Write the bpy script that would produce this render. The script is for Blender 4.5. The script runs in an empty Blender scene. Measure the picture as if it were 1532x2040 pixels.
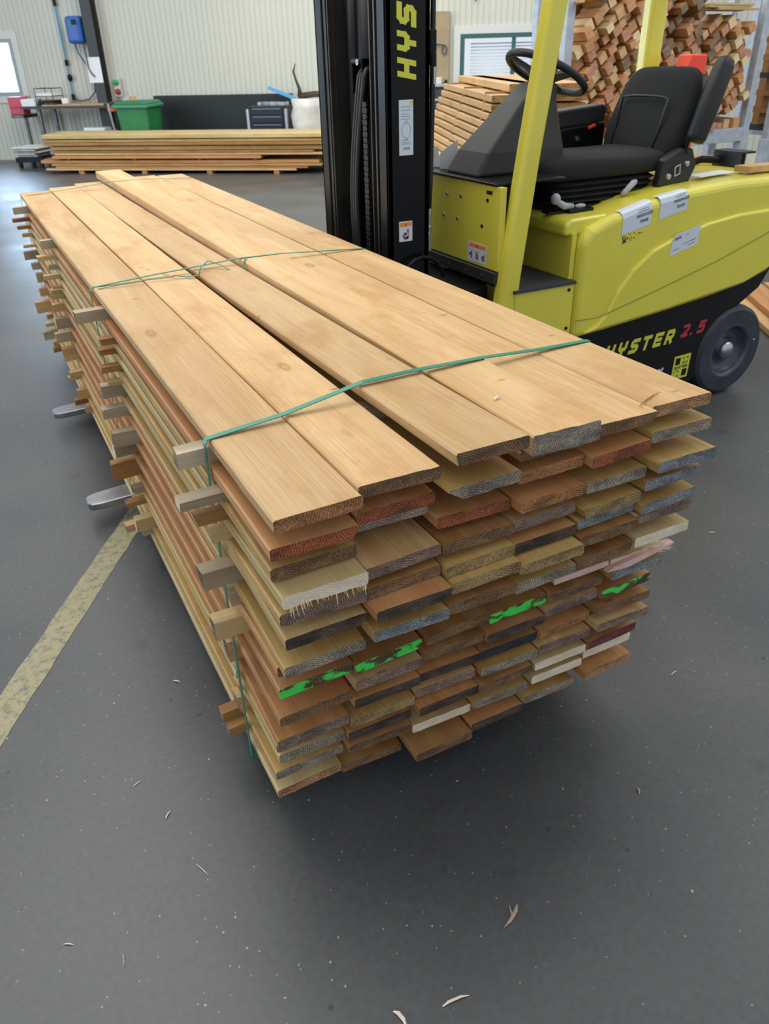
import bpy, bmesh, math, random
from mathutils import Vector, Matrix
random.seed(7)
PI = math.pi
SC = bpy.context.scene
COL = SC.collection

# ------------------------------------------------------------------ camera
cam_d = bpy.data.cameras.new('camera')
cam = bpy.data.objects.new('camera', cam_d)
COL.objects.link(cam)
cam_d.sensor_fit = 'HORIZONTAL'
cam_d.sensor_width = 36.0
cam_d.lens = 1522.9 / 1532 * 36.0
cam_d.clip_start = 0.02
r_ = Vector((0.88591, -0.463338, -0.021931))
u_ = Vector((0.254627, 0.446244, 0.857922))
w_ = Vector((0.387721, 0.765627, -0.513311))
M3 = Matrix((r_, u_, -w_)).transposed()
cam.matrix_world = Matrix.Translation((0, 0, 1.70)) @ M3.to_4x4()
cam_d.dof.use_dof = True
cam_d.dof.focus_distance = 1.9
cam_d.dof.aperture_fstop = 9.0
SC.camera = cam

# ------------------------------------------------------------------ light
SC.view_settings.view_transform = 'Standard'
SC.view_settings.look = 'None'
SC.view_settings.gamma = 1.0
SC.view_settings.use_curve_mapping = False
SC.view_settings.exposure = 0.36
wd = bpy.data.worlds.new('hall_daylight')
SC.world = wd
wd.use_nodes = True
bgn = wd.node_tree.nodes['Background']
bgn.inputs[0].default_value = (0.86, 0.93, 1.0, 1)
bgn.inputs[1].default_value = 0.68

def area(name, loc, target, sx, sy, power, color):
    d = bpy.data.lights.new(name, 'AREA')
    d.shape = 'RECTANGLE'; d.size = sx; d.size_y = sy; d.energy = power; d.color = color
    o = bpy.data.objects.new(name, d); COL.objects.link(o)
    o.location = loc
    o.rotation_euler = (Vector(target) - Vector(loc)).to_track_quat('-Z', 'Y').to_euler()
    return o
area('roof_light_near', (0.4, 4.6, 5.6), (0.8, 4.2, 0), 4.5, 5.0, 190, (1.0, 0.97, 0.91))
area('roof_light_far', (4.5, 10.5, 5.6), (4.5, 11.5, 0), 9.0, 5.0, 360, (1.0, 0.98, 0.92))
area('gate_daylight', (-7.5, 13.0, 2.6), (0.5, 7.0, 0.6), 5.0, 4.0, 430, (0.62, 0.80, 1.0))
area('rack_aisle_light', (6.0, 2.0, 5.0), (5.4, 6.0, 1.4), 4.0, 2.0, 70, (1.0, 0.95, 0.88))

area('window_daylight_left', (1.75, 19.5, 1.8), (1.75-.6, 19.5-.8, 1.5), 2.6, 1.6, 210, (0.50, 0.72, 1.0))
# ------------------------------------------------------------------ helpers
WL = {}
def mk(name, bm, mats, parent=None, loc=None, rot=None, smooth=False, bevel=0.0, seg=2, sub=0, world=False):
    """bm is in coordinates relative to loc; loc None = bm holds world coordinates"""
    bmesh.ops.recalc_face_normals(bm, faces=bm.faces[:])
    if loc is None:
        loc = Vector((0, 0, 0))
        if parent is None and not world:
            xs = [v.co for v in bm.verts]
            lo = [min(c[i] for c in xs) for i in range(3)]; hi = [max(c[i] for c in xs) for i in range(3)]
            loc = Vector(((lo[0]+hi[0])/2, (lo[1]+hi[1])/2, lo[2]))
            bmesh.ops.translate(bm, verts=bm.verts[:], vec=-loc)
    me = bpy.data.meshes.new(name)
    bm.to_mesh(me); bm.free()
    if not isinstance(mats, (list, tuple)): mats = [mats]
    for m in mats: me.materials.append(m)
    if smooth:
        for p in me.polygons: p.use_smooth = True
    o = bpy.data.objects.new(name, me)
    COL.objects.link(o)
    WL[o.name] = Vector(loc)
    if parent is not None:
        o.parent = parent
        o.location = Vector(loc) - WL[parent.name]
    else:
        o.location = loc
    if rot: o.rotation_euler = rot
    if bevel:
        b = o.modifiers.new('bevel', 'BEVEL'); b.width = bevel; b.segments = seg; b.limit_method = 'ANGLE'; b.angle_limit = 0.6
        if smooth:
            b.harden_normals = False
    if sub:
        s = o.modifiers.new('sub', 'SUBSURF'); s.levels = sub; s.render_levels = sub
    return o
def empty(name, loc):
    o = bpy.data.objects.new(name, None); COL.objects.link(o); o.location = loc
    o.empty_display_size = 0.1
    WL[o.name] = Vector(loc)
    return o
def tag(o, label=None, cat=None, group=None, kind=None):
    if label: o['label'] = label
    if cat: o['category'] = cat
    if group: o['group'] = group
    if kind: o['kind'] = kind
    return o
def BM(): return bmesh.new()
def quad_box(bm, P, mi=0):
    vs = [bm.verts.new(p) for p in P]
    fs = []
    for f in ((0,3,2,1), (4,5,6,7), (0,1,5,4), (1,2,6,5), (2,3,7,6), (3,0,4,7)):
        fa = bm.faces.new([vs[i] for i in f]); fa.material_index = mi; fs.append(fa)
    return vs, fs
def box(bm, x0, x1, y0, y1, z0, z1, M=None, mi=0):
    P = [Vector(p) for p in ((x0,y0,z0), (x1,y0,z0), (x1,y1,z0), (x0,y1,z0), (x0,y0,z1), (x1,y0,z1), (x1,y1,z1), (x0,y1,z1))]
    if M is not None: P = [M @ p for p in P]
    return quad_box(bm, P, mi)
def obox(bm, c, size, rot=None, mi=0):
    """box centred at c, optional rotation matrix/euler"""
    s = Vector(size) / 2
    M = Matrix.Translation(c)
    if rot is not None:
        M = M @ (rot.to_4x4() if isinstance(rot, Matrix) else Matrix.Rotation(0, 4, 'X') @ __import__('mathutils').Euler(rot).to_matrix().to_4x4())
    return box(bm, -s.x, s.x, -s.y, s.y, -s.z, s.z, M, mi)
def prism(bm, pts, y0, y1, M=None, mi=0, axis='Y'):
    """polygon in XZ (axis Y) extruded from y0 to y1; axis X: pts are YZ; axis Z: pts are XY"""
    def P(a, b, t):
        v = {'Y': Vector((a, t, b)), 'X': Vector((t, a, b)), 'Z': Vector((a, b, t))}[axis]
        return M @ v if M is not None else v
    A = [bm.verts.new(P(a, b, y0)) for a, b in pts]; B = [bm.verts.new(P(a, b, y1)) for a, b in pts]
    n = len(pts)
    f = bm.faces.new(A); f.material_index = mi
    f = bm.faces.new(B[::-1]); f.material_index = mi
    for i in range(n):
        f = bm.faces.new((A[i], B[i], B[(i+1) % n], A[(i+1) % n])); f.material_index = mi
def loft(bm, rings, cap=True, mi=0):
    R = [[bm.verts.new(p) for p in ring] for ring in rings]
    n = len(R[0])
    for a, b in zip(R[:-1], R[1:]):
        for i in range(n):
            f = bm.faces.new((a[i], a[(i+1) % n], b[(i+1) % n], b[i])); f.material_index = mi
    if cap:
        for r in (R[0], R[-1]):
            f = bm.faces.new(r); f.material_index = mi
def tube(bm, pts, rad, n=8, mi=0, closed=False):
    pts = [Vector(p) for p in pts]
    rings = []
    m = len(pts)
    prev = None
    for i, p in enumerate(pts):
        if closed: t = (pts[(i+1) % m] - pts[i-1]).normalized()
        else: t = (pts[min(i+1, m-1)] - pts[max(i-1, 0)]).normalized()
        if prev is None:
            a = Vector((0, 0, 1)) if abs(t.z) < 0.9 else Vector((1, 0, 0))
            nx = t.cross(a).normalized()
        else:
            nx = (prev - t * prev.dot(t)).normalized()
        prev = nx
        ny = t.cross(nx)
        r = rad[i] if isinstance(rad, (list, tuple)) else rad
        rings.append([p + nx * r * math.cos(2*PI*k/n) + ny * r * math.sin(2*PI*k/n) for k in range(n)])
    if closed:
        loft(bm, rings + [rings[0]], cap=False, mi=mi)
        bmesh.ops.remove_doubles(bm, verts=bm.verts[:], dist=1e-6)
    else: loft(bm, rings, mi=mi)
def cyl(bm, a, b, r, n=16, mi=0, r2=None):
    tube(bm, [a, b], [r, r if r2 is None else r2], n, mi)
def sph(bm, c, r, n=12, mi=0, sc=(1, 1, 1)):
    res = bmesh.ops.create_uvsphere(bm, u_segments=n, v_segments=max(6, n*2//3), radius=r)
    for v in res['verts']:
        v.co = Vector((v.co.x*sc[0], v.co.y*sc[1], v.co.z*sc[2])) + Vector(c)
        for f in v.link_faces: f.material_index = mi
def lathe(bm, prof, c, axis='Y', n=32, mi=0, closed=False):
    """prof list of (radius, offset along axis)"""
    rings = []
    for r, h in prof:
        ring = []
        for k in range(n):
            a = 2*PI*k/n
            if axis == 'Y': p = Vector((r*math.cos(a), h, r*math.sin(a)))
            elif axis == 'X': p = Vector((h, r*math.cos(a), r*math.sin(a)))
            else: p = Vector((r*math.cos(a), r*math.sin(a), h))
            ring.append(p + Vector(c))
        rings.append(ring)
    if closed: rings.append(rings[0])
    loft(bm, rings, cap=False, mi=mi)
    bmesh.ops.remove_doubles(bm, verts=bm.verts[:], dist=1e-6)
def sup(cx, cy, cz, ha, hb, plane, e=3.5, n=20):
    """superellipse ring in plane 'XY','YZ','XZ'"""
    out = []
    for k in range(n):
        a = 2*PI*k/n
        ca, sa = math.cos(a), math.sin(a)
        p = math.copysign(abs(ca)**(2/e), ca) * ha
        q = math.copysign(abs(sa)**(2/e), sa) * hb
        out.append({'XY': Vector((cx+p, cy+q, cz)), 'YZ': Vector((cx, cy+p, cz+q)), 'XZ': Vector((cx+p, cy, cz+q))}[plane])
    return out

# ------------------------------------------------------------------ materials
def nt(name):
    m = bpy.data.materials.new(name); m.use_nodes = True
    t = m.node_tree
    return m, t, t.nodes['Principled BSDF']
def N(t, ty, **kw):
    n = t.nodes.new(ty)
    for k, v in kw.items():
        if k.startswith('i_'):
            key = k[2:]
            n.inputs[int(key) if key.isdigit() else key].default_value = v
        else: setattr(n, k, v)
    return n
def ramp(t, stops, interp='LINEAR'):
    r = t.nodes.new('ShaderNodeValToRGB'); r.color_ramp.interpolation = interp
    e = r.color_ramp.elements
    while len(e) < len(stops): e.new(0.5)
    for i, (p, c) in enumerate(stops):
        e[i].position = p; e[i].color = (c, c, c, 1) if isinstance(c, (int, float)) else (*c, 1)
    return r
def mixc(t, a, b, fac, mode='MIX'):
    m = t.nodes.new('ShaderNodeMix'); m.data_type = 'RGBA'; m.blend_type = mode
    for idx, v in ((6, a), (7, b), (0, fac)):
        if isinstance(v, bpy.types.NodeSocket): t.links.new(v, m.inputs[idx])
        elif idx == 0: m.inputs[0].default_value = v
        else: m.inputs[idx].default_value = (*v, 1)
    return m.outputs[2]
def mth(t, op, a, b=None):
    m = t.nodes.new('ShaderNodeMath'); m.operation = op
    for i, v in enumerate((a, b)):
        if v is None: continue
        if isinstance(v, bpy.types.NodeSocket): t.links.new(v, m.inputs[i])
        else: m.inputs[i].default_value = v
    return m.outputs[0]
def coords(t, scale=(1, 1, 1), rnd=True, kind='Object'):
    tc = N(t, 'ShaderNodeTexCoord'); src = tc.outputs[kind]
    if rnd:
        oi = N(t, 'ShaderNodeObjectInfo')
        s = mth(t, 'MULTIPLY', oi.outputs['Random'], 37.0)
        cx = N(t, 'ShaderNodeCombineXYZ'); 
        for i in range(3): t.links.new(s, cx.inputs[i])
        va = N(t, 'ShaderNodeVectorMath', operation='ADD')
        t.links.new(src, va.inputs[0]); t.links.new(cx.outputs[0], va.inputs[1]); src = va.outputs[0]
    mp = N(t, 'ShaderNodeMapping'); mp.inputs['Scale'].default_value = scale
    t.links.new(src, mp.inputs[0])
    return mp.outputs[0]
def bump(t, bs, h, strength, dist=0.002):
    b = N(t, 'ShaderNodeBump'); b.inputs['Strength'].default_value = strength; b.inputs['Distance'].default_value = dist
    t.links.new(h, b.inputs['Height']); t.links.new(b.outputs[0], bs.inputs['Normal'])
def simple(name, col, rough=0.5, metal=0.0, var=0.0, vs=6.0, bmp=0.0, bs_=200.0, coat=0.0, emit=None):
    m, t, b = nt(name)
    b.inputs['Roughness'].default_value = rough; b.inputs['Metallic'].default_value = metal
    b.inputs['Coat Weight'].default_value = coat
    v = coords(t, rnd=False)
    nz = N(t, 'ShaderNodeTexNoise'); nz.inputs['Scale'].default_value = vs; nz.inputs['Detail'].default_value = 5
    t.links.new(v, nz.inputs[0])
    lo = tuple(c*(1-var) for c in col); hi = tuple(min(1, c*(1+var)) for c in col)
    rp = ramp(t, [(0.3, lo), (0.7, hi)]); t.links.new(nz.outputs[0], rp.inputs[0])
    t.links.new(rp.outputs[0], b.inputs['Base Color'])
    if bmp:
        n2 = N(t, 'ShaderNodeTexNoise'); n2.inputs['Scale'].default_value = bs_; n2.inputs['Detail'].default_value = 3
        t.links.new(v, n2.inputs[0]); bump(t, b, n2.outputs[0], bmp)
    if emit:
        b.inputs['Emission Color'].default_value = (*col, 1); b.inputs['Emission Strength'].default_value = emit
    return m
def wood(name, c1, c2, knots=True, fine=0.12):
    m, t, b = nt(name)
    b.inputs['Roughness'].default_value = 0.62
    b.inputs['Specular IOR Level'].default_value = 0.3
    v = coords(t, (8, 0.75, 8))
    n1 = N(t, 'ShaderNodeTexNoise'); n1.inputs['Scale'].default_value = 1.0; n1.inputs['Detail'].default_value = 5; n1.inputs['Distortion'].default_value = 1.0
    t.links.new(v, n1.inputs[0])
    rp = ramp(t, [(0.3, c1), (0.68, c2)]); t.links.new(n1.outputs[0], rp.inputs[0])
    v2 = coords(t, (230, 5, 230))
    n2 = N(t, 'ShaderNodeTexNoise'); n2.inputs['Scale'].default_value = 1.0; n2.inputs['Detail'].default_value = 3
    t.links.new(v2, n2.inputs[0])
    rf = ramp(t, [(0.3, 1-fine), (0.65, 1.0)]); t.links.new(n2.outputs[0], rf.inputs[0])
    c = mixc(t, rp.outputs[0], rf.outputs[0], 1.0, 'MULTIPLY')
    # annual ring figure, wandering lines
    v3 = coords(t, (30, 0.9, 30))
    n3 = N(t, 'ShaderNodeTexNoise'); n3.inputs['Scale'].default_value = 0.5; n3.inputs['Detail'].default_value = 2; n3.inputs['Distortion'].default_value = 0.4
    t.links.new(v3, n3.inputs[0])
    sn = mth(t, 'SINE', mth(t, 'MULTIPLY', n3.outputs[0], 85.0))
    rw = ramp(t, [(0.35, (0.90, 0.82, 0.70)), (0.9, 1.0)]); t.links.new(mth(t, 'ADD', mth(t, 'MULTIPLY', sn, 0.5), 0.5), rw.inputs[0])
    n6 = N(t, 'ShaderNodeTexNoise'); n6.inputs['Scale'].default_value = 1.0; n6.inputs['Detail'].default_value = 2; t.links.new(coords(t, (3, .6, 3)), n6.inputs[0])
    r6 = ramp(t, [(0.35, 0.0), (0.65, 0.75)]); t.links.new(n6.outputs[0], r6.inputs[0])
    c = mixc(t, c, rw.outputs[0], r6.outputs[0], 'MULTIPLY')
    # resin and damp stains
    n7 = N(t, 'ShaderNodeTexNoise'); n7.inputs['Scale'].default_value = 1.0; n7.inputs['Detail'].default_value = 6; n7.inputs['Roughness'].default_value = 0.65; t.links.new(coords(t, (5.5, 2.6, 5.5)), n7.inputs[0])
    r7 = ramp(t, [(0.52, 0.0), (0.70, 0.62)]); t.links.new(n7.outputs[0], r7.inputs[0])
    c = mixc(t, c, (c1[0]*0.80, c1[1]*0.62, c1[2]*0.45), r7.outputs[0])
    if knots:
        v4 = coords(t, (6.5, 2.6, 6.5))
        vo = N(t, 'ShaderNodeTexVoronoi'); vo.inputs['Scale'].default_value = 1.0; t.links.new(v4, vo.inputs[0])
        sep = N(t, 'ShaderNodeSeparateColor'); t.links.new(vo.outputs['Color'], sep.inputs[0])
        keep = mth(t, 'GREATER_THAN', sep.outputs[0], 0.72)
        rk = ramp(t, [(0.0, 0.5), (0.045, 0.35), (0.06, 1.0), (0.075, 0.7), (0.12, 0.0)]); t.links.new(vo.outputs['Distance'], rk.inputs[0])
        fk = mth(t, 'MULTIPLY', mth(t, 'MULTIPLY', rk.outputs[0], keep), 0.6)
        c = mixc(t, c, (c1[0]*0.40, c1[1]*0.28, c1[2]*0.20), fk)
        v5 = coords(t, (14, 40, 14))
        vd = N(t, 'ShaderNodeTexVoronoi'); vd.inputs['Scale'].default_value = 0.5; t.links.new(v5, vd.inputs[0])
        sd = N(t, 'ShaderNodeSeparateColor'); t.links.new(vd.outputs['Color'], sd.inputs[0])
        kd = mth(t, 'GREATER_THAN', sd.outputs[1], 0.80)
        rd = ramp(t, [(0.06, 1.0), (0.14, 0.0)]); t.links.new(vd.outputs['Distance'], rd.inputs[0])
        c = mixc(t, c, (0.09, 0.05, 0.02), mth(t, 'MULTIPLY', mth(t, 'MULTIPLY', rd.outputs[0], kd), 0.6))
    oi = N(t, 'ShaderNodeObjectInfo')
    hv = N(t, 'ShaderNodeHueSaturation')
    t.links.new(c, hv.inputs['Color'])
    mr = N(t, 'ShaderNodeMapRange'); mr.inputs[3].default_value = 0.90; mr.inputs[4].default_value = 1.10
    t.links.new(oi.outputs['Random'], mr.inputs[0]); t.links.new(mr.outputs[0], hv.inputs['Value'])
    t.links.new(hv.outputs[0], b.inputs['Base Color'])
    bump(t, b, n2.outputs[0], 0.25, 0.0012)
    return m
def endgrain(name, col, col2=None, spray=None, contrast=0.62):
    m, t, b = nt(name)
    b.inputs['Roughness'].default_value = 0.8
    tc = N(t, 'ShaderNodeTexCoord'); oi = N(t, 'ShaderNodeObjectInfo')
    # pith position differs for every board
    px = mth(t, 'MULTIPLY', mth(t, 'SUBTRACT', oi.outputs['Random'], 0.1), 0.2)
    fr = mth(t, 'FRACT', mth(t, 'MULTIPLY', oi.outputs['Random'], 13.7))
    pz = mth(t, 'MULTIPLY', mth(t, 'SUBTRACT', fr, 0.55), 0.16)
    cb = N(t, 'ShaderNodeCombineXYZ'); t.links.new(px, cb.inputs[0]); t.links.new(pz, cb.inputs[2])
    sb = N(t, 'ShaderNodeVectorMath', operation='SUBTRACT'); t.links.new(tc.outputs['Object'], sb.inputs[0]); t.links.new(cb.outputs[0], sb.inputs[1])
    fl = N(t, 'ShaderNodeVectorMath', operation='MULTIPLY'); fl.inputs[1].default_value = (1, 0, 1); t.links.new(sb.outputs[0], fl.inputs[0])
    ln = N(t, 'ShaderNodeVectorMath', operation='LENGTH'); t.links.new(fl.outputs[0], ln.inputs[0])
    nz = N(t, 'ShaderNodeTexNoise'); nz.inputs['Scale'].default_value = 22; nz.inputs['Detail'].default_value = 3
    t.links.new(coords(t), nz.inputs[0])
    d = mth(t, 'ADD', ln.outputs['Value'], mth(t, 'MULTIPLY', nz.outputs[0], 0.012))
    s = mth(t, 'SINE', mth(t, 'MULTIPLY', d, 2*PI/0.0052))
    s = mth(t, 'ADD', mth(t, 'MULTIPLY', s, 0.5), 0.5)
    n2 = N(t, 'ShaderNodeTexNoise'); n2.inputs['Scale'].default_value = 320; n2.inputs['Detail'].default_value = 4; t.links.new(coords(t), n2.inputs[0])
    n3 = N(t, 'ShaderNodeTexNoise'); n3.inputs['Scale'].default_value = 16; n3.inputs['Detail'].default_value = 3; t.links.new(coords(t, (1, 1, 2.5)), n3.inputs[0])
    c2 = col2 or tuple(x*0.5 for x in col)
    rp = ramp(t, [(0.35, c2), (0.62, col)]); t.links.new(n3.outputs[0], rp.inputs[0])
    rs = ramp(t, [(0.1, 1-contrast), (0.8, 1.05)]); t.links.new(s, rs.inputs[0])
    c = mixc(t, rp.outputs[0], rs.outputs[0], 0.75, 'MULTIPLY')
    r2 = ramp(t, [(0.40, 0.55), (0.60, 1.5)] if contrast > .2 else [(0.40, 0.9), (0.60, 1.12)]); t.links.new(n2.outputs[0], r2.inputs[0])
    c = mixc(t, c, r2.outputs[0], 0.8, 'MULTIPLY')
    if spray:
        n4 = N(t, 'ShaderNodeTexNoise'); n4.inputs['Scale'].default_value = 24; n4.inputs['Detail'].default_value = 2; t.links.new(coords(t, (0.8, 1, 1.6)), n4.inputs[0])
        n5 = mth(t, 'ADD', n4.outputs[0], mth(t, 'MULTIPLY', n2.outputs[0], 0.25))
        r4 = ramp(t, [(0.60, 0.0), (0.66, 0.95)]); t.links.new(n5, r4.inputs[0])
        c = mixc(t, c, spray, r4.outputs[0])
    t.links.new(c, b.inputs['Base Color'])
    bump(t, b, mth(t, 'ADD', n2.outputs[0], mth(t, 'MULTIPLY', s, 0.5)), 0.5, 0.0015)
    return m

WD = {
 'tan': wood('plank_wood_tan', (0.53, 0.325, 0.140), (0.66, 0.44, 0.220)),
 'pale': wood('plank_wood_pale', (0.53, 0.38, 0.165), (0.64, 0.49, 0.25)),
 'yellow': wood('plank_wood_yellow', (0.45, 0.275, 0.085), (0.58, 0.39, 0.145)),
 'orange': wood('plank_wood_orange', (0.48, 0.21, 0.075), (0.60, 0.32, 0.135)),
 'brown': wood('plank_wood_brown', (0.30, 0.14, 0.045), (0.48, 0.26, 0.10)),
 'grey': wood('stick_wood_weathered', (0.30, 0.24, 0.16), (0.52, 0.43, 0.31)),
}
EG = {
 'O': endgrain('cut_end_orange', (0.46, 0.20, 0.075)), 'R': endgrain('cut_end_red', (0.36, 0.10, 0.035)),
 'B': endgrain('cut_end_brown', (0.25, 0.135, 0.062)), 'P': endgrain('cut_end_pale', (0.74, 0.65, 0.50), (0.64, 0.53, 0.38), contrast=0.12),
 'K': endgrain('cut_end_pinkish_grey', (0.30, 0.19, 0.145)), 'D': endgrain('cut_end_dark', (0.11, 0.07, 0.045), (0.03, 0.02, 0.017)),
 'G': endgrain('cut_end_grey', (0.36, 0.30, 0.225)), 'L': endgrain('cut_end_blue_grey', (0.26, 0.28, 0.29), contrast=0.6),
 'Y': endgrain('cut_end_yellow_brown', (0.40, 0.27, 0.11)), 'T': endgrain('cut_end_tan', (0.50, 0.26, 0.12)),
 'N': endgrain('cut_end_blue_black', (0.035, 0.035, 0.05)), 'U': endgrain('cut_end_burgundy', (0.20, 0.045, 0.045)),
 'I': endgrain('cut_end_pink', (0.74, 0.50, 0.44), (0.62, 0.36, 0.30), contrast=0.15),
 'S': endgrain('cut_end_green_sprayed', (0.16, 0.09, 0.045), spray=(0.05, 0.72, 0.09)),
}
ENDNAME = {'O': 'orange', 'R': 'reddish', 'B': 'brown', 'P': 'pale', 'K': 'pinkish grey', 'D': 'dark', 'G': 'grey', 'L': 'blue-grey', 'Y': 'yellow-brown', 'T': 'tan', 'N': 'blue-black', 'U': 'burgundy', 'I': 'pink broken', 'S': 'green-sprayed'}
M_yel = simple('truck_yellow_paint', (0.70, 0.62, 0.065), 0.33, var=0.03, coat=0.35)
M_blk = simple('mast_black_paint', (0.003, 0.003, 0.004), 0.33, var=0.3)
M_blk.node_tree.nodes['Principled BSDF'].inputs['Specular IOR Level'].default_value = 0.22
M_blkm = simple('black_matte_plastic', (0.009, 0.010, 0.012), 0.5, var=0.15, bmp=0.15)
M_blkp = simple('black_steel_plate', (0.006, 0.006, 0.006), 0.42, var=0.2)
M_blkp.node_tree.nodes['Principled BSDF'].inputs['Specular IOR Level'].default_value = 0.22
M_fab = simple('seat_fabric_black', (0.012, 0.013, 0.013), 0.95, var=0.25, vs=300, bmp=0.5, bs_=900)
M_dgrey = simple('dark_grey_cowl', (0.024, 0.025, 0.021), 0.55, var=0.1)
M_steel = simple('bare_steel', (0.45, 0.46, 0.47), 0.32, metal=1.0, var=0.2)
M_dsteel = simple('worn_dark_steel', (0.10, 0.10, 0.095), 0.38, metal=0.8, var=0.5, vs=20)
M_rail = simple('greased_rail_steel', (0.055, 0.052, 0.045), 0.35, metal=0.6, var=0.35, vs=3)
M_white = simple('white_paper', (0.78, 0.79, 0.80), 0.6)
M_lbl = simple('label_white_film', (0.60, 0.66, 0.74), 0.35)
M_org = simple('label_orange', (0.80, 0.26, 0.04), 0.5)
M_ink = simple('label_ink', (0.05, 0.05, 0.06), 0.6)
M_inkr = simple('label_dark_red_ink', (0.20, 0.05, 0.05), 0.6)
M_lime = simple('lime_lettering', (0.60, 0.62, 0.05), 0.4)
M_redp = simple('red_lettering', (0.45, 0.03, 0.05), 0.4)
M_bluew = simple('pale_blue_lettering', (0.45, 0.66, 0.90), 0.4)
M_tyre = simple('solid_tyre_rubber', (0.025, 0.032, 0.045), 0.6, var=0.3, vs=8, bmp=0.2, bs_=60)
M_rim = simple('wheel_rim', (0.05, 0.06, 0.08), 0.35, var=0.3)
M_red = simple('red_plastic', (0.80, 0.06, 0.03), 0.45)
M_grn = simple('green_bin_plastic', (0.02, 0.17, 0.055), 0.45, var=0.15)
M_blu = simple('blue_plastic', (0.02, 0.10, 0.36), 0.4)
M_strap = simple('green_strapping', (0.008, 0.20, 0.125), 0.4)
M_galv = simple('galvanised_steel', (0.42, 0.47, 0.52), 0.5, metal=0.3, var=0.15, vs=15)
M_gknob = simple('grey_plastic', (0.38, 0.40, 0.42), 0.4)
M_dark = simple('dark_green_panel', (0.010, 0.016, 0.017), 0.5, var=0.3, vs=1)
M_bag = simple('white_bale_wrap', (0.55, 0.54, 0.50), 0.7, var=0.25, vs=4, bmp=0.6, bs_=14)
M_board = simple('brown_tool_board', (0.33, 0.25, 0.15), 0.8, var=0.1)
M_win = simple('green_window_frame', (0.03, 0.10, 0.10), 0.4)
M_trimw = simple('pale_window_trim', (0.58, 0.60, 0.55), 0.5)
M_blind = simple('window_louvre', (0.70, 0.76, 0.88), 0.6)
M_orng = simple('orange_plastic', (0.62, 0.13, 0.02), 0.5)
M_split = simple('fresh_split_wood', (0.82, 0.66, 0.52), 0.8, var=0.15, vs=40)

# wall paint with rain-soft vertical variation
M_wall, t, b = nt('ribbed_wall_paint')
nz = N(t, 'ShaderNodeTexNoise'); nz.inputs['Scale'].default_value = 0.5; nz.inputs['Detail'].default_value = 6
t.links.new(coords(t, (1, 1, 0.3), rnd=False), nz.inputs[0])
rp = ramp(t, [(0.3, (0.52, 0.52, 0.445)), (0.7, (0.59, 0.59, 0.51))]); t.links.new(nz.outputs[0], rp.inputs[0])
t.links.new(rp.outputs[0], b.inputs['Base Color']); b.inputs['Roughness'].default_value = 0.5
# glass
M_glass, t, b = nt('window_glass')
b.inputs['Base Color'].default_value = (1, 1, 1, 1); b.inputs['Roughness'].default_value = 0.02
b.inputs['Transmission Weight'].default_value = 1.0; b.inputs['IOR'].default_value = 1.02
# floor
M_floor, t, b = nt('sealed_concrete_floor')
v = coords(t, rnd=False)
n1 = N(t, 'ShaderNodeTexNoise'); n1.inputs['Scale'].default_value = 1.3; n1.inputs['Detail'].default_value = 7; n1.inputs['Roughness'].default_value = 0.55; t.links.new(v, n1.inputs[0])
rp = ramp(t, [(0.3, (0.055, 0.057, 0.060)), (0.7, (0.092, 0.091, 0.089))]); t.links.new(n1.outputs[0], rp.inputs[0])
n2 = N(t, 'ShaderNodeTexNoise'); n2.inputs['Scale'].default_value = 55; n2.inputs['Detail'].default_value = 6; t.links.new(v, n2.inputs[0])
r2 = ramp(t, [(0.3, 0.86), (0.7, 1.1)]); t.links.new(n2.outputs[0], r2.inputs[0])
c = mixc(t, rp.outputs[0], r2.outputs[0], 1.0, 'MULTIPLY')
def specks(c, scale, keep, r0, r1, col, amt):
    vo = N(t, 'ShaderNodeTexVoronoi'); vo.inputs['Scale'].default_value = scale
    nd = N(t, 'ShaderNodeTexNoise'); nd.inputs['Scale'].default_value = scale*2.5; t.links.new(v, nd.inputs[0])
    ad = N(t, 'ShaderNodeVectorMath', operation='SCALE'); t.links.new(nd.outputs['Color'], ad.inputs[0]); ad.inputs['Scale'].default_value = 0.35/scale
    av = N(t, 'ShaderNodeVectorMath', operation='ADD'); t.links.new(v, av.inputs[0]); t.links.new(ad.outputs[0], av.inputs[1])
    t.links.new(av.outputs[0], vo.inputs[0])
    s = N(t, 'ShaderNodeSeparateColor'); t.links.new(vo.outputs['Color'], s.inputs[0])
    k = mth(t, 'GREATER_THAN', s.outputs[0], keep)
    rr = ramp(t, [(r0, 1.0), (r1, 0.0)]); t.links.new(vo.outputs['Distance'], rr.inputs[0])
    return mixc(t, c, col, mth(t, 'MULTIPLY', mth(t, 'MULTIPLY', rr.outputs[0], k), amt))
c = specks(c, 26, 0.80, 0.06, 0.09, (0.45, 0.44, 0.42), 0.85)
c = specks(c, 60, 0.85, 0.10, 0.15, (0.38, 0.37, 0.35), 0.7)
c = specks(c, 15, 0.86, 0.07, 0.12, (0.02, 0.021, 0.024), 0.8)
c = specks(c, 5, 0.90, 0.10, 0.22, (0.035, 0.036, 0.04), 0.45)
t.links.new(c, b.inputs['Base Color'])
rr = ramp(t, [(0.3, 0.30), (0.7, 0.46)]); t.links.new(n1.outputs[0], rr.inputs[0]); t.links.new(rr.outputs[0], b.inputs['Roughness'])
bump(t, b, n2.outputs[0], 0.06, 0.002)
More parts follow.
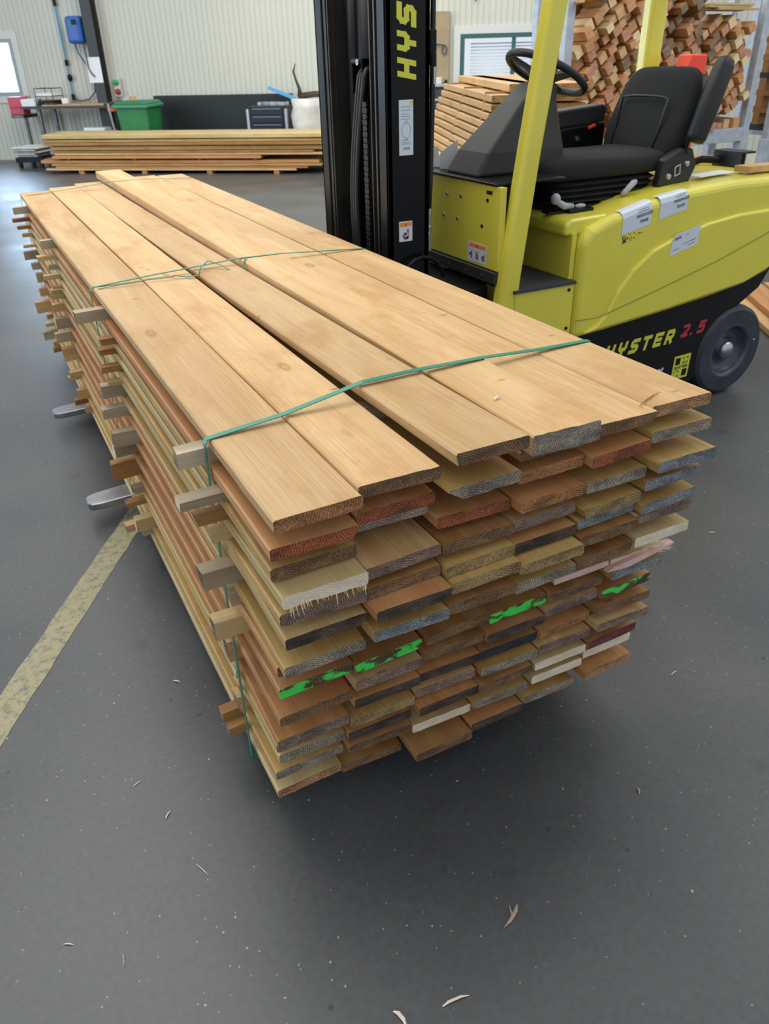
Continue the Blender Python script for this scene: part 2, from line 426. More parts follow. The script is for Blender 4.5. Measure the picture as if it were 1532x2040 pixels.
# worn yellow floor paint
M_line, t, b = nt('worn_yellow_line_paint')
v = coords(t, rnd=False)
n1 = N(t, 'ShaderNodeTexNoise'); n1.inputs['Scale'].default_value = 35; n1.inputs['Detail'].default_value = 8; n1.inputs['Roughness'].default_value = 0.7; t.links.new(v, n1.inputs[0])
rp = ramp(t, [(0.34, (0.14, 0.13, 0.095)), (0.52, (0.34, 0.30, 0.165))]); t.links.new(n1.outputs[0], rp.inputs[0])
t.links.new(rp.outputs[0], b.inputs['Base Color']); b.inputs['Roughness'].default_value = 0.55

LEVELS = [(1.0081, 0.0148), (0.9277, 0.0259), (0.8843, 0.0063), (0.8421, -0.0084), (0.7955, -0.0112), (0.7518, -0.0007), (0.6743, 0.0144), (0.6199, -0.0162), (0.5301, 0.0176), (0.4526, 0.0303), (0.3486, 0.0647), (0.2951, 0.0645), (0.2544, 0.0441), (0.171, 0.0636), (0.0905, 0.05)]
BOARDS = {
(1, 0): (0.33, 1.071, 1.001, 'O'), (1, 1): (0.326, 1.087, 0.933, 'R'), (1, 2): (0.334, 1.105, 0.88, 'B'), (1, 3): (0.33, 1.059, 0.845, 'P'),
(1, 4): (0.336, 1.074, 0.794, 'K'), (1, 5): (0.333, 1.072, 0.739, 'D'), (1, 6): (0.334, 1.082, 0.664, 'G'), (1, 7): (0.327, 1.144, 0.61, 'B'),
(1, 8): (0.329, 1.159, 0.54, 'S'), (1, 9): (0.33, 1.166, 0.453, 'B'), (1, 10): (0.332, 1.196, 0.352, 'K'), (1, 11): (0.332, 1.217, 0.323, 'K'),
(1, 12): (0.327, 1.227, 0.27, 'G'), (1, 13): (0.326, 1.246, 0.202, 'G'), (1, 14): (0.331, 1.264, 0.116, 'T'), (2, 0): (0.506, 1.088, 1.01, 'B'),
(2, 1): (0.509, 1.111, 0.942, 'R'), (2, 2): (0.515, 1.138, 0.907, 'G'), (2, 3): (0.509, 1.081, 0.836, 'K'), (2, 4): (0.507, 1.079, 0.789, 'B'),
(2, 5): (0.495, 1.035, 0.7615, 'D'), (2, 6): (0.496, 1.051, 0.699, 'L'), (2, 8): (0.504, 1.155, 0.537, 'S'), (2, 9): (0.502, 1.154, 0.484, 'K'),
(2, 10): (0.501, 1.169, 0.415, 'D'), (2, 11): (0.503, 1.191, 0.333, 'Y'), (2, 12): (0.503, 1.209, 0.274, 'D'), (2, 13): (0.502, 1.218, 0.216, 'B'),
(2, 14): (0.503, 1.267, 0.1, 'B'), (3, 0): (0.678, 1.05, 1.049, 'B'), (3, 1): (0.679, 1.07, 0.962, 'G'), (3, 2): (0.675, 1.103, 0.882, 'R'),
(3, 3): (0.677, 1.081, 0.833, 'B'), (3, 4): (0.675, 1.071, 0.784, 'Y'), (3, 5): (0.68, 1.05, 0.755, 'Y'), (3, 6): (0.679, 1.057, 0.696, 'B'),
(3, 8): (0.677, 1.147, 0.55, 'B'), (3, 9): (0.678, 1.167, 0.48, 'B'), (3, 10): (0.678, 1.179, 0.406, 'D'), (3, 11): (0.675, 1.192, 0.345, 'K'),
(3, 12): (0.677, 1.173, 0.302, 'D'), (3, 13): (0.676, 1.209, 0.208, 'P'), (3, 14): (0.675, 1.192, 0.12, 'B'), (4, 0): (0.852, 1.056, 1.028, 'G'),
(4, 'E'): (0.853, 1.086, 0.995, 'B'), (4, 1): (0.853, 1.08, 0.949, 'O'), (4, 2): (0.851, 1.07, 0.884, 'O'), (4, 3): (0.853, 1.087, 0.831, 'K'),
(4, 4): (0.853, 1.077, 0.78, 'D'), (4, 5): (0.854, 1.046, 0.745, 'Y'), (4, 6): (0.852, 1.066, 0.682, 'G'), (4, 8): (0.851, 1.15, 0.541, 'S'),
(4, 9): (0.852, 1.153, 0.476, 'D'), (4, 10): (0.852, 1.177, 0.404, 'N'), (4, 11): (0.854, 1.168, 0.354, 'G'), (4, 12): (0.85, 1.173, 0.295, 'B'),
(4, 13): (0.851, 1.193, 0.22, 'G'), (4, 14): (0.851, 1.202, 0.131, 'D'), (5, 0): (1.026, 1.063, 1.017, 'B'), (5, 1): (1.024, 1.062, 0.949, 'R'),
(5, 2): (1.024, 1.066, 0.884, 'G'), (5, 3): (1.025, 1.067, 0.82, 'Y'), (5, 4): (1.023, 1.082, 0.786, 'L'), (5, 5): (1.027, 1.064, 0.748, 'B'),
(5, 6): (1.024, 1.068, 0.686, 'B'), (5, 7): (1.025, 1.133, 0.602, 'I'), (5, 8): (1.023, 1.145, 0.541, 'B'), (5, 9): (1.025, 1.154, 0.49, 'K'),
(5, 10): (1.023, 1.169, 0.41, 'O'), (5, 11): (1.026, 1.162, 0.361, 'K'), (5, 12): (1.024, 1.167, 0.301, 'P'), (5, 13): (1.024, 1.178, 0.243, 'P'),
(5, 14): (1.024, 1.198, 0.153, 'G'), (6, 0): (1.194, 1.076, 1.019, 'T'), (6, 1): (1.192, 1.064, 0.963, 'G'), (6, 2): (1.19, 1.037, 0.901, 'L'),
(6, 3): (1.194, 1.064, 0.845, 'L'), (6, 4): (1.19, 1.066, 0.783, 'L'), (6, 5): (1.192, 1.071, 0.752, 'K'), (6, 6): (1.192, 1.065, 0.692, 'P'),
(6, 7): (1.19, 1.13, 0.595, 'I'), (6, 8): (1.19, 1.121, 0.561, 'L'), (6, 9): (1.19, 1.146, 0.487, 'S'), (6, 10): (1.191, 1.143, 0.434, 'B'),
(6, 11): (1.192, 1.136, 0.383, 'K'), (6, 12): (1.19, 1.162, 0.309, 'U'), (6, 13): (1.191, 1.178, 0.261, 'P'), (6, 14): (1.19, 1.16, 0.2, 'T'),
(2, 7): (0.496, 1.33, 0.61, 'B'), (3, 7): (0.679, 1.33, 0.61, 'B'), (4, 7): (0.852, 1.33, 0.61, 'B'),
}
# ------------------------------------------------------------------ lettering
GL = {
 'H': [[(.13,0),(.13,1)], [(.77,0),(.77,1)], [(.13,.5),(.77,.5)]],
 'Y': [[(.13,1),(.13,.6),(.23,.48),(.67,.48),(.77,.6),(.77,1)], [(.45,.48),(.45,0)]],
 'S': [[(.95,.87),(.27,.87),(.13,.75),(.13,.62),(.27,.5),(.63,.5),(.77,.4),(.77,.25),(.63,.13),(-.05,.13)]],
 'T': [[(0,.87),(.92,.87)], [(.45,.87),(.45,0)]],
 'E': [[(.92,.87),(.13,.87),(.13,.13),(.88,.13)], [(.13,.5),(.84,.5)]],
 'R': [[(.13,0),(.13,.87),(.68,.87),(.77,.76),(.77,.52),(.68,.42),(.13,.42)], [(.5,.42),(.78,0)]],
 'C': [[(.85,.87),(.25,.87),(.13,.75),(.13,.25),(.25,.13),(.85,.13)]],
 'K': [[(.13,0),(.13,1)], [(.2,.45),(.8,1)], [(.35,.55),(.8,0)]],
 '2': [[(.05,.87),(.65,.87),(.77,.78),(.77,.58),(.13,.13),(.88,.13)]],
 '5': [[(.88,.87),(.15,.87),(.15,.55),(.65,.55),(.77,.45),(.77,.25),(.65,.13),(.0,.13)]],
 '.': [[(.3,.02),(.3,.2)]],
}
def letters(name, text, o, rx, up, h, mat, parent, sw=0.2, shear=0.0, adv=1.08, wid=0.9, th=0.0015):
    """stroke lettering standing off the surface by th; o = baseline start"""
    bm = BM(); o = Vector(o); rx = Vector(rx).normalized(); up = Vector(up).normalized(); n = rx.cross(up)
    seq = 0
    for i, ch in enumerate(text):
        if ch == ' ': continue
        for st in GL[ch]:
            for j in range(len(st)-1):
                a = Vector(st[j]); b_ = Vector(st[j+1]); d = (b_-a).normalized(); q = Vector((-d.y, d.x))
                if j > 0: a = a - d*sw*0.38
                if j < len(st)-2: b_ = b_ + d*sw*0.38
                P = []
                seq += 1
                for hgt in (-.0004, th + .00004*seq):
                    for p in (a - q*sw/2, b_ - q*sw/2, b_ + q*sw/2, a + q*sw/2):
                        x = (i*adv + p.x*wid + p.y*shear)*h; y = p.y*h
                        P.append(o + rx*x + up*y + n*hgt)
                quad_box(bm, P)
    return mk(name, bm, mat, parent)
def textmesh(name, text, o, rx, up, h, mat, parent, th=0.0006):
    cu = bpy.data.curves.new(name, 'FONT'); cu.body = text; cu.size = h; cu.extrude = th
    ob = bpy.data.objects.new(name, cu); COL.objects.link(ob)
    dg = bpy.context.evaluated_depsgraph_get(); dg.update()
    me = bpy.data.meshes.new_from_object(ob.evaluated_get(dg))
    bpy.data.objects.remove(ob)
    bm = BM(); bm.from_mesh(me); bpy.data.meshes.remove(me)
    rx = Vector(rx).normalized(); up = Vector(up).normalized(); n = rx.cross(up)
    for v in bm.verts: v.co = Vector(o) + rx*v.co.x + up*v.co.y + n*v.co.z
    return mk(name, bm, mat, parent)
# ------------------------------------------------------------------ room
bm = BM(); 
vs = [bm.verts.new(p) for p in ((-14, -8, 0), (18, -8, 0), (22, 24, 0), (-14, 34, 0))]; bm.faces.new(vs)
fl = mk('floor', bm, M_floor, world=True); tag(fl, 'grey sealed concrete workshop floor with chips and specks', kind='structure')
TH = math.radians(37); P0 = Vector((1.3, 18.85, 0))
RM = Matrix.Translation(P0) @ Matrix.Rotation(-TH, 4, 'Z')      # x = along the wall, y = away from camera, z = up
def ribbed(bm, u0, u1, z0, z1, pitch=0.10, dep=0.012):
    n = int(round((u1-u0)/pitch)); p = (u1-u0)/n
    prof = []
    for i in range(n):
        a = u0 + i*p
        prof += [(a, 0), (a+p*0.70, 0), (a+p*0.78, dep), (a+p*0.92, dep)]
    prof.append((u1, 0))
    A = [bm.verts.new(RM @ Vector((x, y, z0))) for x, y in prof]; B = [bm.verts.new(RM @ Vector((x, y, z1))) for x, y in prof]
    for i in range(len(prof)-1): bm.faces.new((A[i], A[i+1], B[i+1], B[i]))
bm = BM()
W1 = (-1.3, 0.44, 1.16, 2.12); W2 = (9.05, 11.6, 1.02, 1.98)
ribbed(bm, -9, W1[0], 0, 5.5); ribbed(bm, W1[0], W1[1], 0, W1[2]); ribbed(bm, W1[0], W1[1], W1[3], 5.5)
ribbed(bm, W1[1], W2[0], 0, 5.5); ribbed(bm, W2[0], W2[1], 0, W2[2]); ribbed(bm, W2[0], W2[1], W2[3], 5.5); ribbed(bm, W2[1], 20, 0, 5.5)
box(bm, -9, W1[0], .03, .12, 0, 5.5, RM); box(bm, W1[1], W2[0], .03, .12, 0, 5.5, RM); box(bm, W2[1], 20, .03, .12, 0, 5.5, RM)
wl = mk('wall_back', bm, M_wall, world=True); tag(wl, 'cream ribbed sheet-metal wall at the back of the hall', kind='structure')
def window(nm, W, mull, label, blinds, bars, fm):
    u0, u1, z0, z1 = W
    bm = BM(); f = 0.07
    box(bm, u0, u1, -.03, .08, z1-f, z1, RM); box(bm, u0, u1, -.03, .08, z0, z0+f, RM)
    box(bm, u0, u0+f, -.03, .08, z0+f, z1-f, RM); box(bm, u1-f, u1, -.03, .08, z0+f, z1-f, RM)
    for m in mull: box(bm, m-.035, m+.035, -.02, .08, z0+f, z1-f, RM)
    w = mk(nm, bm, fm, world=True); tag(w, label, kind='structure')
    bm = BM(); tr = 0.12
    box(bm, u0-tr, u1+tr, -.025, -.001, z1, z1+tr, RM); box(bm, u0-tr, u0, -.025, -.001, z0-tr, z1, RM); box(bm, u1, u1+tr, -.025, -.001, z0-tr, z1, RM); box(bm, u0-tr, u1+tr, -.025, -.001, z0-tr, z0, RM)
    mk('window_trim', bm, M_trimw, w)
    bm = BM(); box(bm, u0+f, u1-f, .045, .051, z0+f, z1-f, RM); mk('pane', bm, M_glass, w)
    bm = BM()
    if blinds:
        z = z0+.1
        while z < z1-.12: box(bm, u0+f+.1, u1-f-.02, .16, .20, z, z+.022, RM); z += .05
    if bars:
        for z in (z0+.30, z0+.62): box(bm, u0+f, u1-f, .30, .32, z, z+.02, RM)
        box(bm, u1-.30, u1-.28, .30, .32, z0, z1, RM)
    mk('outside_slat', bm, M_blind, w)
window('window_1', W1, [], 'bright window at the left edge of the back wall', False, True, simple('grey_window_frame', (.30, .33, .33), .5))
window('window_2', W2, [9.98], 'green framed window with louvres behind the yellow truck', True, False, M_win)
bm = BM()
for a, b_ in (((-.42, 1.60), (.38, 3.06)),):
    pass
pts = [Vector((-.95, .95, 0)), Vector((.29, 2.98, 0)), Vector((1.15, 4.4, 0))]
d = (pts[1]-pts[0]).normalized(); q = Vector((-d.y, d.x, 0))*.052
L = []; Rr = []
for i in range(41):
    p = pts[0].lerp(pts[1], i/40)
    j = random.uniform(-.003, .003)
    L.append(bm.verts.new(p + q + q*j*20 + Vector((0, 0, .0012)))); Rr.append(bm.verts.new(p - q + q*random.uniform(-.06, .06) + Vector((0, 0, .0012))))
e = pts[2]
L.append(bm.verts.new(e+q+Vector((0, 0, .0012)))); Rr.append(bm.verts.new(e-q+Vector((0, 0, .0012))))
for i in range(41): bm.faces.new((Rr[i], Rr[i+1], L[i+1], L[i]))
mk('painted_line', bm, M_line, fl)

# ------------------------------------------------------------------ the strapped stack in front
def board_mesh(w, t, L, dz, wane=0.0, ragged=0.001, tilt=None, seg=16, spikes=False):
    """local: x 0..w, y 0..L, z 0..t; dz = lift of the near end that dies out; tilt=(near dx, far dx, near dz, far dz)"""
    bm = BM()
    c = 0.0035
    sec = [(c, 0), (w-c, 0), (w, c), (w, t-c), (w-c, t), (c, t), (0, t-c), (0, c)]
    if wane > 0: sec = [(wane, 0), (w-c, 0), (w, c), (w, t-c), (w-c, t), (c, t), (0, t-c), (wane*.55, t*.4)]
    if wane < 0: sec = [(c, 0), (w+wane, 0), (w+wane*.5, t*.4), (w, t-c), (w-c, t), (c, t), (0, t-c), (0, c)]
    # subdivide the long edges of the section so the sawn end can be uneven
    S = []
    for i, p in enumerate(sec):
        q_ = sec[(i+1) % 8]
        k = 9 if i in (0, 4) else 1
        for j in range(k): S.append((p[0]+(q_[0]-p[0])*j/k, p[1]+(q_[1]-p[1])*j/k))
    ys = [0, .05, .1, .16, .22, .3] + [0.3 + (L-0.3)*i/seg for i in range(1, seg+1)]
    ys = [y for y in ys if y <= L]
    if ys[-1] < L: ys.append(L)
    slant = random.uniform(-.004, .004)
    ph = random.uniform(0, 6)
    rings = []
    for y in ys:
        f = max(0.0, 1 - y/0.28); f = f*f*(3-2*f)
        s = y/L
        ox = 0.0016*math.sin(ph+s*5); oz = dz*f
        if tilt: ox += tilt[0]+(tilt[1]-tilt[0])*s; oz += tilt[3]+(tilt[2]-tilt[3])*(1-s)**2.2
        ring = []
        for x, z in S:
            yy = y
            if y == 0: yy += random.uniform(-ragged, ragged) + slant*(x/w-.5)*2
            ring.append(Vector((x+ox+(random.uniform(-.0006, .0006) if 0 < y < L else 0), yy, z+oz)))
        rings.append(ring)
    loft(bm, rings)
    bm.faces.ensure_lookup_table()
    for f in bm.faces:
        if len(f.verts) > 4: f.material_index = 1
    # triangulate both caps
    caps = [f for f in bm.faces if len(f.verts) > 4]
    bmesh.ops.triangulate(bm, faces=caps)
    return bm
ordn = ['top', 'second', 'third', 'fourth', 'fifth', 'sixth', 'seventh', 'eighth', 'ninth', 'tenth', 'eleventh', 'twelfth', 'thirteenth', 'fourteenth', 'bottom']
coln = {1: 'leftmost', 2: 'second from left', 3: 'third from left', 4: 'fourth from left', 5: 'fifth from left', 6: 'rightmost'}
T = 0.027
XC = {1: .413, 2: .591, 3: .765, 4: .938, 5: 1.111, 6: 1.278}
def zl(Lv, x): return LEVELS[Lv][0] + LEVELS[Lv][1]*x
longw = {1: ['tan', 'orange', 'yellow', 'pale', 'yellow', 'pale', 'yellow', 'orange', 'orange', 'orange', 'orange', 'yellow', 'pale', 'yellow', 'pale']}
lw_by_end = {'O': 'orange', 'R': 'orange', 'B': 'brown', 'P': 'pale', 'K': 'tan', 'D': 'orange', 'G': 'yellow', 'L': 'yellow', 'Y': 'yellow', 'T': 'orange', 'N': 'brown', 'U': 'brown', 'I': 'pale', 'S': 'brown'}
FAR = {1: 5.41, 2: 5.51, 3: 5.64, 4: 5.90, 5: 5.62, 6: 5.56}
for (c, Lv), (bx, by, bz, e) in sorted(BOARDS.items(), key=lambda k: str(k)):
    x0 = {1: .329, 2: .503, 3: .677, 4: .852, 5: 1.024, 6: 1.194}[c] + random.uniform(-.0012, .0012)
    if c == 1 and Lv not in (0, 'E'): x0 = .329 + random.uniform(-.009, .0015)
    w = {1: .171, 2: .171, 3: .172, 4: .169, 5: .167, 6: .170}[c]
    if c == 1: w = .171 + (.329 - x0)
    wane = 0; rag = .0008; tilt = None; t_ = T
    wood_m = WD[lw_by_end[e] if c > 1 else longw[1][Lv]]
    far = FAR[c] if Lv == 0 else random.uniform(5.30, 5.52)
    if Lv == 'E':
        bm = board_mesh(w-.01, .022, 1.40-by, 0); z = bz; name_level = 'short brown-ended scrap plank wedged under the fourth top plank'
        o = mk('wood_plank', bm, [WD['brown'], EG['B']], loc=(x0+.004, by, z)); tag(o, name_level, 'plank', 'planks of the strapped stack'); continue
    if Lv == 0:
        z = bz; dz = 0; wood_m = WD['tan']
        if c == 1: tilt = (0, 0, 0, .004)
        if c == 2: tilt = (0, .002, 0, -.004); rag = .0018
        if c == 3: z = 1.003; tilt = (.006, .001, .044, .0); w = .165; wane = .006
        if c == 4: z = 1.018; t_ = .045; x0 = .860; w = .165; tilt = (0, 0, 0, .002); rag = .002
        if c == 5: z = 1.017; wane = -.02; x0 = 1.028; w = .163
        if c == 6: z = 1.019
    else:
        z = zl(Lv, XC[c]); dz = bz - z
        if (c, Lv) in ((3, 1),): wane = .035; rag = .002
        if (c, Lv) in ((1, 5), (2, 5), (5, 3), (1, 1)): wane = -.016 if c != 5 else .012
        if e == 'P' and (c, Lv) == (1, 3): rag = .002
        if (c, Lv) in ((5, 7),): t_ = .018
        if (c, Lv) == (6, 7): t_ = .024; rag = .006; z -= .0
        if (c, Lv) == (1, 10): t_ = .028
    L_ = far - by
    bm = board_mesh(w, t_, L_, dz, wane, rag, tilt)
    o = mk('wood_plank', bm, [wood_m, EG[e]], loc=(x0, by, z))
    lay = ordn[Lv] + ' layer'
    extra = {(4, 0): 'thick raised plank with grey end', (3, 0): 'plank with rough brown left edge', (1, 3): 'plank with fresh white splintered end', (6, 7): 'plank with torn pink splintered end'}.get((c, Lv), 'plank with %s end' % ENDNAME[e])
    tag(o, '%s, %s, %s of the strapped stack' % (extra, coln[c], lay), 'plank', 'planks of the strapped stack')
    # torn fibres are parts of their board
    if (c, Lv) == (1, 3):
        bm = BM()
        for k in range(34):
            x = x0 + random.uniform(.01, w-.005); ln = random.uniform(.006, .026); a = by + random.uniform(-.004, .002)
            zz = z + dz + random.uniform(0, .008)
            tube(bm, [(x, a+.004, zz+.004), (x+random.uniform(-.003, .003), a-ln*.3, zz-ln*.8)], [.0013, .0003], 4)
        mk('splinter', bm, M_split, o)
    if (c, Lv) == (6, 7):
        bm = BM()
        for k in range(60):
            x = x0 + w - random.uniform(-.003, .03); ln = random.uniform(.01, .045)
            zz = z + dz + random.uniform(.004, .022)
            tube(bm, [(x-.02, by+random.uniform(.0, .01), zz), (x+ln, by+random.uniform(-.02, .012), zz+random.uniform(-.007, .012))], [.0022, .0003], 4)
        mk('splinter', bm, M_split, o)
        bm = BM(); prism(bm, [(x0-.02, z+dz+.002), (x0+.05, z+dz-.004), (x0+w+.02, z+dz+.016), (x0+w+.028, z+dz+.022), (x0+.10, z+dz+.020), (x0+.0, z+dz+.012)], by-.014, by+.002)
        mk('torn_edge', bm, EG['I'], o)
    if (c, Lv) == (3, 7):
        pass
# pink chalk dot lies on a plank end
# ------------------------------------------------------------------ stickers between the layers
sets = [1.48, 2.62, 4.05, 5.14]
setn = ['near strap', 'middle strap', 'third column back', 'far end']
stick_m = [WD['grey'], WD['tan'], WD['grey'], WD['pale'], WD['brown'], WD['tan']]
stick_e = [EG['P'], EG['G'], EG['Y'], EG['K'], EG['B'], EG['T']]
frontY = {0: 1.484, 1: 1.395, 2: 1.40, 3: 1.40, 4: 1.50, 5: 1.40, 6: 1.40, 7: 1.395, 8: 1.50, 9: 1.50, 10: 1.50, 11: 1.50, 12: 1.51, 13: 1.52}
frontX = {0: .262, 1: .235, 2: .265, 3: .29, 4: .31, 5: .255, 6: .31, 7: .262, 8: .31, 9: .305, 10: .315, 11: .315, 12: .31, 13: .272}
for si, sy in enumerate(sets):
    for g in range(14):
        for part in range(2 if g == 13 else 1):
            xa = (frontX[g] if si == 0 else random.uniform(.235, .295)) ; xb = 1.366 if si == 0 else 1.375 + random.uniform(-.02, .03)
            y = frontY[g] if si == 0 else sy + random.uniform(-.07, .07)
            hw = random.uniform(.017, .022)
            def zb(x):
                lo = zl(g+1, x) + T + .0006
                return lo
            def zt(x): return zl(g, x) - .0006
            if g == 0:
                zt = lambda x: 1.0005 + (x-.33)*.02
            if g == 13:
                mid = lambda x: (zl(14, x)+T+zl(13, x))/2
                if part == 0: zt = lambda x: mid(x)-.0003
                else: zb = lambda x: mid(x)+.0003
                xa += part*.0 - (1-part)*(-.006); y += part*.03
            if zt(.3)-zb(.3) < .004 and zt(1.3)-zb(1.3) < .004: continue
            bm = BM(); ns = 6
            rg = []
            for k in range(ns+1):
                x = xa + (xb-xa)*k/ns
                jy = random.uniform(-.002, .002) if k == 0 else 0
                rg.append([Vector((x+random.uniform(-.003, .003), -hw+jy, zb(x))), Vector((x+random.uniform(-.003, .003), hw, zb(x))), Vector((x+random.uniform(-.003, .003), hw, max(zt(x), zb(x)+.003))), Vector((x, -hw, max(zt(x), zb(x)+.003)))])
            zbase = zb(xa)
            rg = [[Vector((p.x-xa, p.y, p.z-zbase)) for p in r] for r in rg]
            # rotate so the grain axis (local y) runs along the stick
            rg = [[Vector((-p.y, p.x, p.z)) for p in r] for r in rg]
            loft(bm, rg)
            bm.faces.ensure_lookup_table()
            for f in bm.faces:
                if abs(f.calc_center_median().y) < .01: f.material_index = 1
            mi = random.randrange(5)
            en = random.choice([0, 1, 2, 3, 4, 5])
            if si == 0 and g == 0: mi, en = 2, 2
            if si == 0 and g == 13: mi, en = (4, 5) if part else (4, 3)
            o = mk('spacer_stick', bm, [stick_m[mi], stick_e[en]], loc=(xa, y, zbase), rot=(0, 0, -PI/2))
            nm = ('upper ' if part else 'lower ') if g == 13 else ''
            tag(o, '%sstick poking out under %s layer of strapped stack, %s' % (nm, ordn[g], setn[si]), 'spacer stick', 'spacer sticks in the strapped stack')

# ------------------------------------------------------------------ straps
def strap(nm, ytop, w, label, seg_pts, extra=None):
    bm = BM()
    def ribbon(P, ww, th=.0009):
        P = [Vector(p) for p in P]; n = len(P); rings = []
        for i, p in enumerate(P):
            tg = (P[min(i+1, n-1)]-P[max(i-1, 0)]).normalized()
            yv = Vector((0, 1, 0)); nn = tg.cross(yv).normalized()
            rings.append([p-yv*ww/2-nn*th, p+yv*ww/2-nn*th, p+yv*ww/2+nn*th, p-yv*ww/2+nn*th])
        loft(bm, rings)
    ribbon(seg_pts, w)
    if extra:
        for P, ww in extra: ribbon(P, ww)
    o = mk(nm, bm, M_strap, smooth=False); tag(o, label, 'strap', 'green straps around the stack'); return o
def loop(y0, y1, ztop, xl=.3165, xr=1.368):
    P = [(1.2, y1, .155), (.36, y0, .088), (xl-.004, y0, .095), (xl-.004, y0, .3), (xl-.003, y0+.004, .6), (xl-.001, y0, .9), (xl+.001, y0, 1.02), (xl+.006, y0, 1.0305)]
    return P
P = loop(1.44, 1.48, 0) + [(.50, 1.450, 1.0435), (.692, 1.458, 1.0745), (.80, 1.462, 1.0748), (.858, 1.464, 1.0735), (1.02, 1.471, 1.067), (1.20, 1.478, 1.054), (1.362, 1.484, 1.0475), (1.368, 1.484, 1.03), (1.370, 1.484, .6), (1.370, 1.484, .2), (1.2, 1.484, .150)]
strap('plastic_strap', 0, .0165, 'flat green plastic strap around the near end of the stack', P)
P = loop(2.84, 2.80, 0) + [(.55, 2.838, 1.047), (.70, 2.835, 1.056), (.858, 2.83, 1.0665), (1.02, 2.825, 1.065), (1.362, 2.80, 1.0475), (1.368, 2.80, 1.03), (1.370, 2.80, .2), (1.2, 2.8, .150)]
ex = [([(.60, 2.79, 1.047), (.64, 2.77, 1.040), (.68, 2.755, 1.043), (.70, 2.79, 1.06), (.74, 2.83, 1.072), (.77, 2.80, 1.062), (.80, 2.755, 1.044), (.84, 2.745, 1.042), (.862, 2.78, 1.067), (.88, 2.81, 1.068)], .010),
      ([(.34, 2.80, 1.0325), (.50, 2.79, 1.043), (.60, 2.78, 1.044)], .004)]
strap('plastic_strap', 0, .012, 'slack twisted green plastic strap around the middle of the stack', P, ex)
P = loop(5.26, 5.30, 0) + [(.55, 5.27, 1.043), (.858, 5.28, 1.0665), (1.02, 5.285, 1.065), (1.362, 5.30, 1.0475), (1.368, 5.3, 1.03), (1.370, 5.3, .2), (1.2, 5.3, .150)]
strap('plastic_strap', 0, .008, 'thin green plastic strap around the far end of the stack', P)

# ------------------------------------------------------------------ forklift
FT = empty('forklift_truck', (2.9, 3.35, 0))
tag(FT, 'yellow and black counterbalance forklift carrying the strapped timber stack', 'forklift')
def part(name, bm, m, par=FT, **k): return mk(name, bm, m, par, **k)
# forks
for y in (3.10, 4.20):
    bm = BM()
    w = .06
    prof = [(.150, .060, .028), (.165, .060, .046), (.20, .058, .056), (.34, .054, w), (.9, .05, w), (1.50, .06, w)]
    rg = []
    for x, t_, hw in prof:
        zt_ = .0898 + x*.05
        rg.append([Vector((x, y-hw, zt_-.030)), Vector((x, y+hw, zt_-.030)), Vector((x, y+hw, zt_)), Vector((x, y-hw, zt_))])
    loft(bm, rg)
    box(bm, 1.44, 1.50, y-w, y+w, .10, .75)
    part('fork', bm, simple('scuffed_fork_steel', (.30, .30, .31), .35, metal=.9, var=.3, vs=9), bevel=.004)
bm = BM(); box(bm, 1.505, 1.56, 2.95, 4.28, .50, .60); box(bm, 1.505, 1.56, 2.95, 4.28, .16, .24); box(bm, 1.51, 1.55, 3.12, 3.18, .2, .6); box(bm, 1.51, 1.55, 3.52, 3.58, .2, .6)
part('carriage', bm, M_blk, bevel=.005)
# mast channels
ZT = 2.35
bm = BM(); box(bm, 1.575, 1.77, 3.0, 3.018, .12, ZT); box(bm, 1.575, 1.600, 3.0, 3.075, .12, ZT); box(bm, 1.745, 1.77, 3.0, 3.075, .12, ZT)
ch = part('mast_channel', bm, M_blk, bevel=.004)
bm = BM(); box(bm, 1.575, 1.77, 3.652, 3.67, .12, ZT); box(bm, 1.575, 1.600, 3.595, 3.67, .12, ZT); box(bm, 1.745, 1.77, 3.595, 3.67, .12, ZT)
part('mast_channel', bm, M_blk, bevel=.004)
for ya, sgn in ((3.022, 1), (3.648, -1)):
    bm = BM()
    for k, (a, b_) in enumerate(((.0, .010), (.022, .034), (.058, .066))):
        y0, y1 = ya+sgn*(.055+a), ya+sgn*(.055+b_)
        box(bm, 1.582-.004*k, 1.60, min(y0, y1), max(y0, y1), .15, 2.3)
    y0, y1 = ya+sgn*.056, ya+sgn*.118
    box(bm, 1.60, 1.72, min(y0, y1), max(y0, y1), .15, 2.3)
    part('inner_rail', bm, M_rail, bevel=.002)
bm = BM(); cyl(bm, (1.68, 3.49, .2), (1.68, 3.49, 2.35), .036, 20); part('lift_cylinder', bm, M_blk, smooth=True)
bm = BM(); cyl(bm, (1.69, 3.225, .2), (1.69, 3.225, 2.35), .050, 24); part('lift_cylinder', bm, M_blk, smooth=True)
for zz_ in (.45, 1.88):
    bm = BM(); box(bm, 1.745, 1.765, 3.02, 3.65, zz_, zz_+.09); part('mast_crossbar', bm, M_blk, bevel=.006)
bm = BM(); cyl(bm, (1.695, 3.355, .2), (1.695, 3.355, 2.35), .060, 24); part('lift_cylinder', bm, M_blk, smooth=True)
